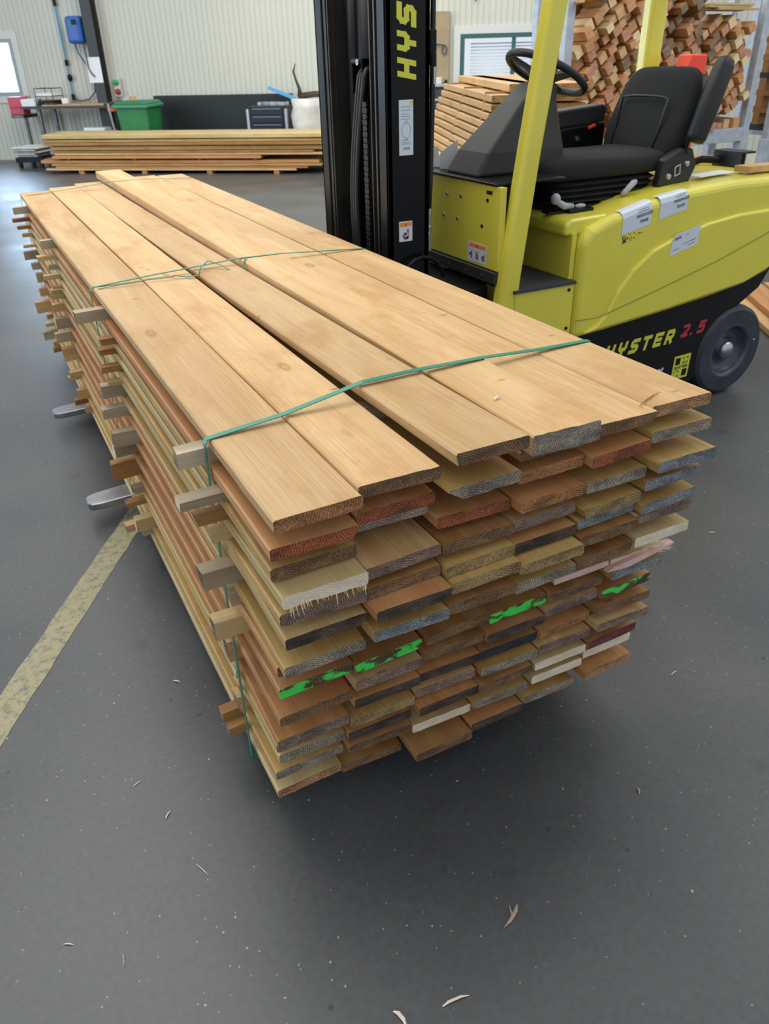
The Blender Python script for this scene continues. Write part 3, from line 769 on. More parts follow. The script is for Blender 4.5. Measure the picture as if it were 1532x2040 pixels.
# hose pulley and hoses
bm = BM(); box(bm, 1.60, 1.66, 3.265, 3.275, 1.50, 1.69); box(bm, 1.60, 1.68, 3.36, 3.37, 1.56, 1.69); box(bm, 1.60, 1.68, 3.27, 3.37, 1.67, 1.69)
hp = part('hose_pulley', bm, M_blk, bevel=.005)
bm = BM(); lathe(bm, [(.004, -.006), (.011, -.006), (.011, .0), (.004, .001)], (1.597, 3.29, 1.675), 'X', 14); mk('pin', bm, M_steel, hp)
for k in range(3):
    bm = BM(); P = []
    for i in range(13):
        s = i/12
        z = 1.625 - s*1.05
        y = 3.31 - k*.028 + .115*math.sin(min(1, s*1.9)*PI/2) - .03*max(0, s-.5)*1.5
        P.append((1.612-.002*k, y+.0, z))
    P = [(1.64, 3.285-k*.006, 1.655), (1.618, 3.295-k*.018, 1.645)] + P
    tube(bm, P, .0125, 10); part('hydraulic_hose', bm, M_blkm, smooth=True)
# leaf chain
bm = BM()
for i in range(46):
    z = .50 + i*.0225
    box(bm, 1.600, 1.612, 3.232+(i % 2)*.003, 3.272-(i % 2)*.003, z, z+.020); cyl(bm, (1.606, 3.226, z+.01), (1.606, 3.278, z+.01), .0045, 6)
part('leaf_chain', bm, M_blkp)
bm = BM(); cyl(bm, (1.594, 3.168, 1.06), (1.594, 3.168, 1.19), .004, 8); cyl(bm, (1.594, 3.152, 1.055), (1.594, 3.152, 1.195), .005, 8); part('anchor_rod', bm, M_steel)
# lettering and labels on the channel, which faces the camera
letters('brand_lettering', 'HYSTER', (1.706, 2.9995, 1.612), (0, 0, 1), (-1, 0, 0), .083, M_lime, ch, sw=.27, shear=.18, adv=1.06, wid=.86)
bm = BM(); box(bm, 1.628, 1.693, 2.9985, 3.0, 1.345, 1.545); lb = mk('load_chart_label', bm, M_lbl, ch, bevel=.003)
bm = BM(); 
for z in (1.520, 1.508, 1.494, 1.486, 1.476, 1.400, 1.392, 1.386): box(bm, 1.638, 1.672+random.uniform(0, .012), 2.9978, 2.9985, z, z+.0022)
tube(bm, [(1.660+.020*math.cos(a*PI/12), 2.998, 1.437+.028*math.sin(a*PI/12)) for a in range(24)], .0009, 5, closed=True)
box(bm, 1.646, 1.676, 2.9978, 2.9985, 1.366, 1.376); box(bm, 1.655, 1.667, 2.9978, 2.9985, 1.468, 1.471); box(bm, 1.655, 1.667, 2.9978, 2.9985, 1.403, 1.406)
mk('label_print', bm, simple('faded_blue_print', (0.22, 0.36, 0.48), .6), lb)
bm = BM(); box(bm, 1.679, 1.691, 2.9976, 2.9985, 1.528, 1.541); mk('yellow_patch', bm, M_lime, lb)
def warn(name, o, rx, up, w, h, par, figs):
    o = Vector(o); rx = Vector(rx); up = Vector(up); n = rx.cross(up)
    def rect(bm, a0, a1, b0, b1, d0, d1):
        P = [o+rx*a+up*b_+n*d_ for d_ in (d0, d1) for a, b_ in ((a0, b0), (a1, b0), (a1, b1), (a0, b1))]; quad_box(bm, P)
    bm = BM(); rect(bm, 0, w, 0, h, 0, .0012); lb_ = mk(name, bm, M_lbl, par)
    bm = BM(); rect(bm, w*.06, w*.94, h*.74, h*.95, .0012, .0018); mk('orange_band', bm, M_org, lb_)
    bm = BM()
    rect(bm, w*.46, w*.54, h*.79, h*.90, .0018, .0022)
    for f in range(figs):
        cx = w*(f+.5)/figs; s = min(h*.3, w/figs*.36)
        for k in range(6):
            a = random.uniform(0, 6.28)
            p = (cx+s*.55*math.cos(a), h*.38+s*.8*math.sin(a))
            rect(bm, p[0]-s*.16, p[0]+s*.16, p[1]-s*.28, p[1]+s*.22, .0012, .0017)
        rect(bm, cx-s*.4, cx+s*.3, h*.30, h*.44, .0012, .0019)
        rect(bm, cx+s*.5, cx+s*.62, h*.12, h*.6, .0012, .0019)
    mk('pictogram', bm, M_inkr, lb_)
warn('warning_label', (1.623, 2.9998, 1.008), (1, 0, 0), (0, 0, 1), .064, .082, ch, 1)
# hose at the right of the mast with fittings
bm = BM(); tube(bm, [(1.800, 3.03, 2.35), (1.800, 3.03, 1.9), (1.799, 3.03, 1.5), (1.793, 3.03, 1.22), (1.787, 3.03, 1.12)], .011, 10); hh = part('lowering_hose', bm, M_blkm, smooth=True)
bm = BM(); lathe(bm, [(.008, .94), (.012, .95), (.012, 1.0), (.009, 1.0), (.009, 1.03), (.013, 1.03), (.013, 1.05), (.009, 1.055), (.009, 1.09), (.012, 1.09), (.012, 1.125)], (1.787, 3.03, 0), 'Z', 10)
box(bm, 1.770, 1.79, 3.02, 3.04, 1.02, 1.03); mk('hose_fitting', bm, M_steel, hh)
bm = BM(); tube(bm, [(1.787, 3.03, .95), (1.788, 3.03, .8), (1.80, 3.05, .70)], .009, 8); mk('hose_tail', bm, M_blkm, hh)
bm = BM(); box(bm, 1.772, 1.80, 3.0, 3.06, 1.66, 1.78); cyl(bm, (1.786, 3.0, 1.62), (1.786, 3.0, 1.70), .012, 10); part('hose_bracket', bm, M_blk, bevel=.004)
bm = BM(); cyl(bm, (1.786, 2.99, 1.595), (1.786, 2.99, 1.655), .006, 10); part('bracket_bolt', bm, M_steel)
# mast pivot guard at the foot of the channel
bm = BM()
tube(bm, [(1.62 + .10 - .115*math.cos(a*PI/10), 2.965, .80 + .14*math.sin(a*PI/10)) for a in range(1, 10)], .010, 8)
tube(bm, [(1.80, 2.96, .80), (1.74, 2.94, .80), (1.66, 2.94, .775)], .010, 8)
box(bm, 1.60, 1.82, 2.93, 3.0, .3, .76)
part('mast_guard', bm, M_blk, bevel=.004)
# chassis front
bm = BM(); box(bm, 1.84, 2.0, 2.86, 3.84, .18, .80); box(bm, 1.78, 1.9, 3.1, 3.6, .3, .7); cyl(bm, (1.9, 2.80, .70), (1.9, 2.9, .70), .03, 16); part('front_axle_frame', bm, M_blk, bevel=.01)
bm = BM(); box(bm, 2.0, 2.03, 2.80, 3.92, .872, 1.215); pn = part('front_panel', bm, M_yel, bevel=.003)
for y, z in ((3.225, 1.145), (3.105, 1.148), (3.250, 1.05), (3.13, 1.05)):
    bm = BM(); lathe(bm, [(.001, -.006), (.008, -.005), (.009, -.001), (.009, .0)], (1.9995, y, z), 'X', 12); mk('bolt', bm, M_steel, pn)
for y, z in ((2.895, 1.155), (2.93, 1.045)):
    bm = BM(); lathe(bm, [(.001, -.004), (.008, -.003), (.008, .0)], (1.9995, y, z), 'X', 12); mk('screw', bm, M_blkp, pn)
bm = BM(); box(bm, 1.998, 2.0, 2.862, 2.905, 1.180, 1.195); mk('nameplate', bm, M_dsteel, pn)
bm = BM(); box(bm, 1.985, 2.03, 2.80, 3.92, .818, .868); ts = part('panel_trim', bm, M_dgrey, bevel=.003)
for y in (3.02, 3.17, 2.90):
    bm = BM(); lathe(bm, [(.001, -.003), (.005, -.002), (.005, .0)], (1.9845, y, .842), 'X', 10); mk('screw', bm, M_steel, ts)
warn('warning_label', (1.9995, 3.035, .885), (0, -1, 0), (0, 0, 1), .150, .082, pn, 3)
bm = BM(); box(bm, 1.992, 2.36, 2.83, 3.9, 1.216, 1.226); part('dash_shelf', bm, M_blkp, bevel=.003)
bm = BM(); box(bm, 2.03, 2.08, 2.83, 3.9, .80, 1.21); box(bm, 2.05, 2.42, 2.98, 3.9, .4, .785); part('floor_well', bm, M_blkm)
# steering cowl, tapered and sloping back
bm = BM()
loft(bm, [[Vector((2.03, 3.03, 1.226)), Vector((2.03, 3.30, 1.226)), Vector((2.52, 3.30, 1.226)), Vector((2.52, 3.03, 1.226))],
          [Vector((2.085, 3.03, 1.32)), Vector((2.085, 3.28, 1.32)), Vector((2.50, 3.28, 1.32)), Vector((2.50, 3.03, 1.32))],
          [Vector((2.26, 3.055, 1.505)), Vector((2.26, 3.21, 1.505)), Vector((2.46, 3.21, 1.505)), Vector((2.46, 3.055, 1.505))],
          [Vector((2.335, 3.06, 1.575)), Vector((2.335, 3.19, 1.575)), Vector((2.46, 3.19, 1.575)), Vector((2.46, 3.06, 1.575))],
          [Vector((2.38, 3.08, 1.585)), Vector((2.38, 3.18, 1.585)), Vector((2.44, 3.18, 1.585)), Vector((2.44, 3.08, 1.585))]])
part('steering_cowl', bm, M_dgrey, bevel=.014, seg=3)
# steering wheel: rim plane tilted toward the driver
SWc = Vector((2.50, 3.20, 1.612)); RT = Matrix.Rotation(math.radians(27), 4, 'Y') 
bm = BM()
tube(bm, [SWc + RT @ Vector((.185*math.cos(a*PI/20), .185*math.sin(a*PI/20), 0)) for a in range(40)], .0165, 12, closed=True)
sw_ = part('steering_wheel', bm, M_blkm, smooth=True)
bm = BM()
for k in range(3):
    a = k*2*PI/3 + 2.6
    p = Vector((.175*math.cos(a), .175*math.sin(a), 0)); q_ = Vector((-math.sin(a), math.cos(a), 0))*.03
    loft(bm, [[SWc+RT@(q_*1.1+Vector((0, 0, -.018))), SWc+RT@(-q_*1.1+Vector((0, 0, -.018))), SWc+RT@(-q_*1.1+Vector((0, 0, -.034))), SWc+RT@(q_*1.1+Vector((0, 0, -.034)))],
              [SWc+RT@(p+q_*.6+Vector((0, 0, .006))), SWc+RT@(p-q_*.6+Vector((0, 0, .006))), SWc+RT@(p-q_*.6+Vector((0, 0, -.006))), SWc+RT@(p+q_*.6+Vector((0, 0, -.006)))]])
mk('spoke', bm, M_blkm, sw_)
bm = BM()
rr_ = [(.045, -.05), (.055, -.03), (.05, -.008), (.03, 0)]
loft(bm, [[SWc + RT @ Vector((r0*math.cos(a*PI/10), r0*math.sin(a*PI/10), h0)) for a in range(20)] for r0, h0 in rr_]); mk('hub', bm, M_blkm, sw_, smooth=True)
bm = BM(); cyl(bm, SWc + RT @ Vector((0, 0, -.05)), (2.43, 3.14, 1.50), .025, 14); mk('column', bm, M_blkm, sw_)
# step and side sill
bm = BM(); box(bm, 2.07, 2.40, 2.75, 2.98, .40, .778); sb_ = part('step_box', bm, M_yel, bevel=.004)
for x, z in ((2.37, .755), (2.375, .575)):
    bm = BM(); lathe(bm, [(.001, -.004), (.008, -.003), (.008, .0)], (x, 2.7495, z), 'Y', 12); mk('screw', bm, M_blkp, sb_)
bm = BM(); box(bm, 2.06, 2.405, 2.742, 3.3, .779, .792); part('step_tread', bm, simple('ribbed_step_rubber', (.035, .037, .042), .6, bmp=.6, bs_=120))
# overhead guard
def leg(P, wx, wy, mat=M_yel):
    bm = BM(); loft(bm, [[Vector((x-wx*s/2, y-wy/2, z)), Vector((x+wx*s/2, y-wy/2, z)), Vector((x+wx*s/2, y+wy/2, z)), Vector((x-wx*s/2, y+wy/2, z))] for x, y, z, s in P]); return bm
nl = part('guard_leg', leg([(2.015, 2.79, .42, 1.15), (2.025, 2.79, .56, 1.12), (2.055, 2.79, .85, 1.0), (2.12, 2.79, 1.35, .92), (2.195, 2.79, 1.86, .92), (2.26, 2.79, 2.12, .92)], .10, .07), M_yel, bevel=.022, seg=4)
for x, z in ((2.045, .70), (2.035, .585)):
    bm = BM(); lathe(bm, [(.001, -.004), (.008, -.003), (.008, .0)], (x, 2.7545, z), 'Y', 12); mk('screw', bm, M_blkp, nl)
part('guard_leg', leg([(2.03, 3.91, .42, 1.15), (2.06, 3.91, .85, 1.0), (2.19, 3.91, 1.86, .92), (2.26, 3.91, 2.12, .92)], .10, .07), M_yel, bevel=.022, seg=4)
part('guard_leg', leg([(3.70, 3.80, 1.05, 1), (3.69, 3.80, 1.5, 1), (3.69, 3.80, 2.12, 1)], .12, .08), M_yel, bevel=.02, seg=3)
part('guard_leg', leg([(3.86, 2.86, 1.05, 1), (3.84, 2.86, 1.5, 1), (3.80, 2.86, 2.12, 1)], .12, .08), M_yel, bevel=.02, seg=3)
bm = BM(); box(bm, 2.2, 3.8, 2.75, 2.83, 2.10, 2.17); box(bm, 2.2, 3.8, 3.87, 3.95, 2.10, 2.17); box(bm, 2.2, 2.28, 2.83, 3.87, 2.10, 2.17); box(bm, 3.72, 3.8, 2.83, 3.87, 2.10, 2.17)
for i in range(6): box(bm, 2.45+i*.22, 2.48+i*.22, 2.83, 3.87, 2.10, 2.16)
part('guard_roof', bm, M_yel, bevel=.008)
# yellow rear body
bm = BM()
prism(bm, [(2.42, .505), (2.60, .515), (3.00, .548), (3.30, .578), (3.56, .612), (3.72, .66), (3.90, .78), (4.05, .95), (4.10, 1.05), (4.02, 1.115), (3.7, 1.135), (3.35, 1.14), (3.05, 1.125), (2.80, 1.095), (2.60, 1.055), (2.47, 1.01), (2.425, .96)], 2.75, 3.93)
body = part('battery_cover', bm, M_yel, bevel=.035, seg=4, smooth=False)
bm = BM()
prism(bm, [(2.475, .53), (3.00, .572), (3.54, .632), (3.74, .70), (3.88, .82), (3.93, .93), (3.84, .99), (3.40, .985), (3.20, .965), (3.00, .925), (2.85, .875), (2.74, .80), (2.66, .71), (2.60, .60), (2.55, .56)], 2.733, 2.76)
mk('pressed_side_panel', bm, M_yel, body, bevel=.0165, seg=6, smooth=False)
bm = BM(); tube(bm, [(2.425, 2.7485, .60), (2.55, 2.7315, .602), (2.9, 2.7315, .680), (3.3, 2.7315, .775), (3.6, 2.7315, .865), (3.85, 2.7315, .95)], .0016, 6); mk('seam', bm, simple('dark_yellow_seam', (.16, .13, .02), .6), body)
bm = BM(); prism(bm, [(2.36, .98), (2.36, 1.03), (2.39, 1.052), (2.60, 1.057), (2.60, .98)], 2.80, 3.90); part('hood_lip', bm, M_yel, bevel=.015, seg=3)
bm = BM(); box(bm, 2.395, 2.42, 2.79, 3.90, .79, .99); part('hood_front', bm, M_yel)
# papers stuck on the side
def plabel(name, pts, par=body):
    bm = BM(); rg = [[Vector(p) for p in r] for r in pts]
    n = len(rg[0]); A = [[bm.verts.new(p) for p in r] for r in rg]
    for a, b_ in zip(A[:-1], A[1:]):
        for i in range(n-1): bm.faces.new((a[i], a[i+1], b_[i+1], b_[i]))
    return mk(name, bm, M_lbl, par)
def sidelabel(x0, x1, z0, zt0, zt1, num):
    lb_ = plabel('paper_label', [[(x0, 2.7485, z0), (x0, 2.7485, zt0-.028), (x0-.004, 2.756, zt0-.008), (x0-.008, 2.768, zt0+.0015), (x0-.02, 2.79, zt0+.0025)],
                       [(x1, 2.7485, z0+.03), (x1, 2.7485, zt1-.028), (x1-.004, 2.756, zt1-.008), (x1-.008, 2.768, zt1+.0015), (x1-.02, 2.79, zt1+.0025)]])
    dx = Vector((x1-x0, 0, .03)).normalized()
    o = Vector((x0, 2.7478, z0))
    textmesh('printed_text', 'MARIAGER', o+dx*.082+Vector((0, 0, .050)), dx, (0, 0, 1), .020, M_ink, lb_)
    textmesh('printed_number', num, o+dx*.104+Vector((0, 0, .022)), dx, (0, 0, 1), .021, M_ink, lb_)
    bm = BM()
    for dz_ in (.073, .083):
        a = o + dx*.09 + Vector((0, 0, dz_)); quad_box(bm, [a+dx*q_[0]+Vector((0, q_[2], q_[1])) for q_ in ((0, 0, 0), (.06, 0, 0), (.06, .002, 0), (0, .002, 0), (0, 0, .0005), (.06, 0, .0005), (.06, .002, .0005), (0, .002, .0005))])
    mk('printed_line', bm, M_ink, lb_)
sidelabel(2.645, 2.815, .965, 1.062, 1.100, '79998')
sidelabel(2.865, 3.035, 1.01, 1.107, 1.127, '76410')
bm = BM(); prism(bm, [(2.955, .835), (3.125, .872), (3.135, .965), (2.975, .935), (2.962, .915)], 2.7315, 2.7325)
lb_ = mk('paper_label', bm, M_lbl, body)
dx = Vector((.17, 0, .036)).normalized()
textmesh('printed_number', '00000', Vector((2.972, 2.7312, .905)), dx, (0, 0, 1), .018, M_ink, lb_)
bm = BM()
for a0, a1, zz in ((.075, .10, .926), (.115, .15, .895), (.07, .15, .885), (.01, .05, .860), (.10, .15, .876)):
    a = Vector((2.962+a0, 2.7310, zz+.0)); bb = Vector((2.962+a1, 2.7310, zz+.2*(a1-a0)))
    quad_box(bm, [a, bb, bb+Vector((0, .0005, 0)), a+Vector((0, .0005, 0)), a+Vector((0, 0, .002)), bb+Vector((0, 0, .002)), bb+Vector((0, .0005, .002)), a+Vector((0, .0005, .002))])
mk('printed_line', bm, M_ink, lb_)
# scuffs on the yellow side
bm = BM()
for k in range(16):
    x = random.uniform(2.66, 2.78); z = .945 + random.uniform(-.02, .012) + (x-2.66)*.2
    obox(bm, (x, 2.7492, z), (random.uniform(.003, .009), .0012, random.uniform(.002, .005)))
for k in range(14): obox(bm, (2.668+random.uniform(-.012, .012), 2.7492, .948+random.uniform(-.02, .015)), (.004, .0012, .009))
mk('scuff_mark', bm, M_ink, body)
# black side plate with lettering
bm = BM(); prism(bm, [(2.40, .14), (2.40, .49), (2.48, .520), (3.00, .560), (3.56, .625), (3.76, .68), (3.70, .58), (3.56, .50), (3.45, .455), (3.385, .36), (3.365, .25), (3.345, .15), (3.30, .12)], 2.765, 2.80)
sp = part('side_plate', bm, M_blkp, bevel=.004)
e_ = Vector((1, 0, .035))
letters('brand_lettering', 'HYSTER', (2.650, 2.7645, .357), e_, (0, 0, 1), .073, M_lime, sp, sw=.25, shear=.26, adv=1.10, wid=.84)
letters('model_lettering', '2.5', (3.163, 2.7645, .388), e_, (0, 0, 1), .067, M_redp, sp, sw=.24, shear=.26, adv=.86, wid=.84)
letters('lettering', 'CK', (2.985, 2.7645, .186), e_, (0, 0, 1), .050, M_bluew, sp, sw=.26, shear=.26, adv=1.0, wid=.84)
def rect(bm, o, a0, a1, b0, b1, d0, d1, sh=.03):
    P = [Vector((o[0]+a+b_*sh, o[1]-d_, o[2]+b_+a*.035)) for d_ in (d0, d1) for a, b_ in ((a0, b0), (a1, b0), (a1, b1), (a0, b1))]; quad_box(bm, P)
lo_ = (3.150, 2.7645, .154)
bm = BM(); rect(bm, lo_, 0, .118, 0, .132, 0, .001); lg = mk('logo_badge', bm, M_lime, sp)
bm = BM()
rect(bm, lo_, .012, .046, .082, .120, .001, .0018); mk('logo_square', bm, M_blkp, lg)
bm = BM(); rect(bm, lo_, .072, .106, .012, .050, .001, .0018); mk('logo_square', bm, M_blkp, lg)
bm = BM()
for a, b_ in ((.066, .082), (.066, .106), (.095, .082), (.095, .106), (.080, .080)): rect(bm, lo_, a, a+.006, b_, b_+.013, .001, .0018)
for a, b_ in ((.012, .012), (.012, .036), (.041, .012), (.041, .036), (.026, .046)): rect(bm, lo_, a, a+.006, b_, b_+.013, .001, .0018)
mk('logo_arrows', bm, M_blkp, lg)
letters('logo_lettering', 'HYSTER', (lo_[0]+.012, 2.7635, lo_[2]+.059), (1, 0, .035), (0, 0, 1), .0145, M_blkp, lg, sw=.2, shear=.2, adv=1.1, wid=.9, th=.0008)
bm = BM(); box(bm, 2.42, 3.36, 2.82, 3.90, .13, .52); part('battery_tray', bm, M_blkp)
# wheels
def wheel(x, y, r, w, sgn):
    bm = BM(); h = w/2
    lathe(bm, [(r*.60, -h), (r*.90, -h), (r*.975, -h*.82), (r, -h*.5), (r, h*.5), (r*.975, h*.82), (r*.90, h), (r*.60, h)], (x, y, r+.001), 'Y', 48, closed=True)
    wv_ = part('wheel', bm, M_tyre, smooth=False)
    bm = BM(); lathe(bm, [(r*.61, -h*.99), (r*.56, -h*1.02), (r*.52, -h*.80), (r*.50, -h*.35), (r*.24, -h*.30), (r*.21, -h*.62), (r*.10, -h*.72), (.001, -h*.72)] if sgn < 0 else [(r*.60, h*1.0), (r*.5, h*.35), (.001, h*.3)], (x, y, r+.001), 'Y', 40); mk('rim', bm, M_rim, wv_, smooth=True)
    if sgn < 0:
        bm = BM(); lathe(bm, [(r*.2, -h*.64), (r*.19, -h*.84), (r*.10, -h*.98), (.001, -h*1.0)], (x, y, r+.001), 'Y', 24); mk('hub_cap', bm, M_steel, wv_, smooth=True)
        bm = BM(); sph(bm, (x+r*.70, y-h*1.0, r*1.15), .006, 8); mk('valve', bm, M_gknob, wv_)
wheel(3.56, 2.84, .25, .18, -1); wheel(3.56, 3.84, .25, .18, 1)
wheel(1.98+.22, 2.86-.02, .26, .17, -1); wheel(1.98+.22, 3.84, .26, .17, 1)
bm = BM(); cyl(bm, (3.56, 2.95, .25), (3.56, 3.74, .25), .05, 12); box(bm, 3.30, 3.66, 3.05, 3.65, .15, .58); part('rear_axle', bm, M_blkp)
# seat
st = part('seat_base', (lambda bm: (box(bm, 2.42, 3.06, 2.96, 3.44, 1.055, 1.075), bm)[1])(BM()), M_blkp)
bm = BM(); rg = []
for i in range(9):
    z = 1.075 + i*.0125; s = (.0 if i % 2 else .022)
    rg.append(sup(2.735, 3.20, z, .335-s, .235-s, 'XY', 7, 28))
loft(bm, rg); mk('bellows', bm, M_blkm, st)
bm = BM(); rg = []
for x, hw, z0, z1 in ((2.365, .17, 1.205, 1.245), (2.375, .225, 1.175, 1.272), (2.42, .245, 1.168, 1.288), (2.55, .250, 1.168, 1.292), (2.75, .250, 1.168, 1.278), (2.95, .245, 1.168, 1.275), (3.08, .235, 1.17, 1.282), (3.14, .22, 1.18, 1.28)):
    rg.append(sup(x, 3.20, (z0+z1)/2, hw, (z1-z0)/2, 'YZ', 3.6, 28))
loft(bm, rg); mk('seat_cushion', bm, M_fab, st, smooth=True, sub=1)
bm = BM(); rg = []
for z, hw, cx, ht in ((1.215, .19, 3.115, .05), (1.235, .235, 3.12, .062), (1.30, .252, 3.135, .070), (1.38, .255, 3.165, .070), (1.46, .250, 3.195, .066), (1.54, .235, 3.222, .060), (1.585, .215, 3.238, .054), (1.612, .180, 3.247, .044), (1.622, .13, 3.25, .028)):
    rg.append(sup(cx, 3.20, z, ht, hw, 'XY', 3.4, 32))
loft(bm, rg); bk = mk('backrest', bm, M_fab, st, smooth=True, sub=1)
bm = BM()
tube(bm, [(3.062, 3.06, 1.25), (3.085, 3.05, 1.36), (3.118, 3.045, 1.49), (3.122, 3.10, 1.497), (3.122, 3.20, 1.499), (3.122, 3.30, 1.497), (3.118, 3.355, 1.49), (3.085, 3.35, 1.36), (3.062, 3.34, 1.25)], .006, 6)
mk('backrest_seam', bm, M_blkm, bk, smooth=True)
bm = BM(); rg = []
for z, hw, cx in ((1.20, .21, 3.20), (1.35, .23, 3.235), (1.50, .225, 3.275), (1.59, .18, 3.30)):
    rg.append(sup(cx, 3.20, z, .028, hw, 'XY', 5, 24))
loft(bm, rg); mk('seat_shell', bm, M_blkm, st, smooth=True)
# folded up armrest on the near side
bm = BM(); rg = []
A_ = Vector((3.185, 2.905, 1.31)); B_ = Vector((3.305, 2.905, 1.655)); ax = (B_-A_).normalized(); nx_ = Vector((ax.z, 0, -ax.x))
for s, h_, w2 in ((-.01, .028, .02), (0, .042, .028), (.06, .050, .034), (.5, .052, .036), (.9, .046, .036), (.98, .036, .03), (1.01, .015, .015)):
    c0 = A_.lerp(B_, s); rg.append([c0 + nx_*h_*math.copysign(abs(math.cos(a))**.6, math.cos(a)) + Vector((0, 1, 0))*w2*math.copysign(abs(math.sin(a))**.6, math.sin(a)) for a in [2*PI*k/18 for k in range(18)]])
loft(bm, rg); ar = mk('armrest', bm, M_blkm, st, smooth=True)
bm = BM(); tube(bm, [(3.15, 2.925, 1.26), (3.16, 2.925, 1.33), (3.20, 2.925, 1.42), (3.24, 2.925, 1.50), (3.27, 2.915, 1.53)], .014, 8); mk('armrest_bracket', bm, M_blkp, st, smooth=True)
bm = BM(); prism(bm, [(3.00, 1.12), (3.02, 1.24), (3.12, 1.285), (3.20, 1.28), (3.24, 1.20), (3.20, 1.12), (3.10, 1.09)], 2.915, 2.965); mk('recliner_cover', bm, M_blkm, st, bevel=.012, seg=3)
for x, z in ((3.055, 1.165), (3.165, 1.215)):
    bm = BM(); lathe(bm, [(.001, -.012), (.013, -.010), (.016, 0)], (x, 2.915, z), 'Y', 12); mk('hinge_bolt', bm, M_steel, st)
bm = BM(); tube(bm, [(3.09, 2.905, 1.165), (3.12, 2.905, 1.175), (3.115, 2.905, 1.215), (3.085, 2.905, 1.205)], .004, 6, closed=True); mk('belt_buckle', bm, M_gknob, st)
# far armrest and control console
bm = BM(); prism(bm, [(2.66, 1.38), (2.67, 1.425), (3.10, 1.455), (3.13, 1.44), (3.12, 1.375), (3.0, 1.36), (2.70, 1.345)], 3.47, 3.56); ca = mk('control_armrest', bm, M_blkm, st, bevel=.01, seg=3)
bm = BM(); prism(bm, [(2.80, 1.33), (2.84, 1.355), (3.12, 1.37), (3.12, 1.22), (2.86, 1.22), (2.80, 1.27)], 3.46, 3.58); mk('control_console', bm, M_blk, st, bevel=.01, seg=2)
bm = BM(); obox(bm, (3.02, 3.455, 1.355), (.045, .012, .012), (0, -.3, 0)); mk('red_switch', bm, M_red, st)
bm = BM(); lathe(bm, [(.001, -.015), (.014, -.012), (.016, 0)], (2.93, 3.46, 1.30), 'Y', 16); mk('knob', bm, M_dsteel, st)
bm = BM(); tube(bm, [(2.40, 3.42, 1.23), (2.42, 3.44, 1.30), (2.5, 3.47, 1.36), (2.66, 3.5, 1.395)], .02, 8); mk('console_arm', bm, M_blkm, st, smooth=True)
# grey levers
bm = BM(); sph(bm, (2.395, 2.93, 1.12), .024, 14, sc=(1, .9, 1.05)); tube(bm, [(2.40, 2.93, 1.11), (2.45, 2.93, 1.085), (2.50, 2.935, 1.08)], [.014, .016, .013], 10); mk('adjuster_lever', bm, M_gknob, st, smooth=True)
bm = BM(); tube(bm, [(2.79, 2.93, 1.105), (2.80, 2.925, 1.115), (2.845, 2.92, 1.155), (2.86, 2.92, 1.16)], [.012, .013, .015, .009], 10); mk('adjuster_lever', bm, M_gknob, st, smooth=True)
bm = BM(); sph(bm, (2.555, 2.945, 1.075), .032, 14, sc=(1, .5, .35)); mk('adjuster_knob', bm, M_gknob, st, smooth=True)
bm = BM(); box(bm, 2.36, 2.50, 2.93, 2.98, 1.058, 1.066); box(bm, 2.46, 2.60, 2.90, 2.96, 1.058, 1.070); mk('slide_rail', bm, M_blkp, st)
# rear work light
bm = BM(); box(bm, 3.78, 3.88, 3.10, 3.30, 1.125, 1.21); tube(bm, [(3.60, 3.35, 1.13), (3.70, 3.3, 1.165), (3.80, 3.25, 1.16)], .02, 8); wl_ = part('work_light', bm, M_blk, bevel=.006)
bm = BM(); box(bm, 3.80, 3.87, 3.092, 3.0995, 1.135, 1.20); mk('lens', bm, M_lbl, wl_)
bm = BM(); cyl(bm, (3.50, 3.42, 1.16), (3.64, 3.36, 1.18), .028, 12); part('reading_lamp', bm, M_dsteel, smooth=True)
# ------------------------------------------------------------------ loose things on the truck
bm = BM(); prism(bm, [(3.79, 1.136), (3.77, 1.56), (3.82, 1.665), (3.94, 1.665), (3.945, 1.56), (3.93, 1.136)], 3.60, 3.70)
o = mk('plastic_container', bm, M_red, bevel=.01); tag(o, 'red plastic container standing behind the black driver seat', 'container')
bm = BM(); obox(bm, (3.36, 2.93, 1.153), (.27, .085, .004), (0, .0, .12)); o = mk('paper_sheet', bm, M_white); tag(o, 'white paper sheet lying behind the driver seat on the yellow cover', 'paper')
bm = BM(); obox(bm, (3.72, 2.92, 1.158), (.34, .09, .028), (0, .03, .10)); o = mk('wood_offcut', bm, [WD['tan']]); tag(o, 'pale wooden offcut lying on the yellow cover right of the paper', 'offcut')
bm = BM(); obox(bm, (3.88, 3.42, 1.143), (.30, .10, .03), (0, 0, -.3)); o = mk('wood_offcut', bm, [WD['orange']]); tag(o, 'brown wooden offcut on the yellow cover behind the work light', 'offcut')
for k, (y, wz, hz, rz, lab) in enumerate(((3.375, .085, .125, .2, 'white folded paper sheet standing nearest the steering cowl'), (3.46, .08, .06, -.4, 'small white paper corner sticking up between two sheets'), (3.545, .08, .085, .2, 'white paper sheet standing behind the mast hose'))):
    bm = BM()
    prism(bm, [(-wz/2, 0), (wz/2, 0), (wz/2*.9, hz), (wz*.1, hz*.85), (-wz/2, hz*.55)], -.001, .001, Matrix.Translation((2.10, y, 1.2265)) @ Matrix.Rotation(-.75+rz*.5, 4, 'Z'))
    o = mk('paper_sheet', bm, M_white); tag(o, lab, 'paper')

# ------------------------------------------------------------------ timber pile far left, along the back wall
d = Vector((.79, -.613, 0)); ang = math.atan2(d.y, d.x)
A0 = Vector((1.55, 15.92, 0))
PM = Matrix.Translation(A0) @ Matrix.Rotation(ang, 4, 'Z')    # x along pile, y away
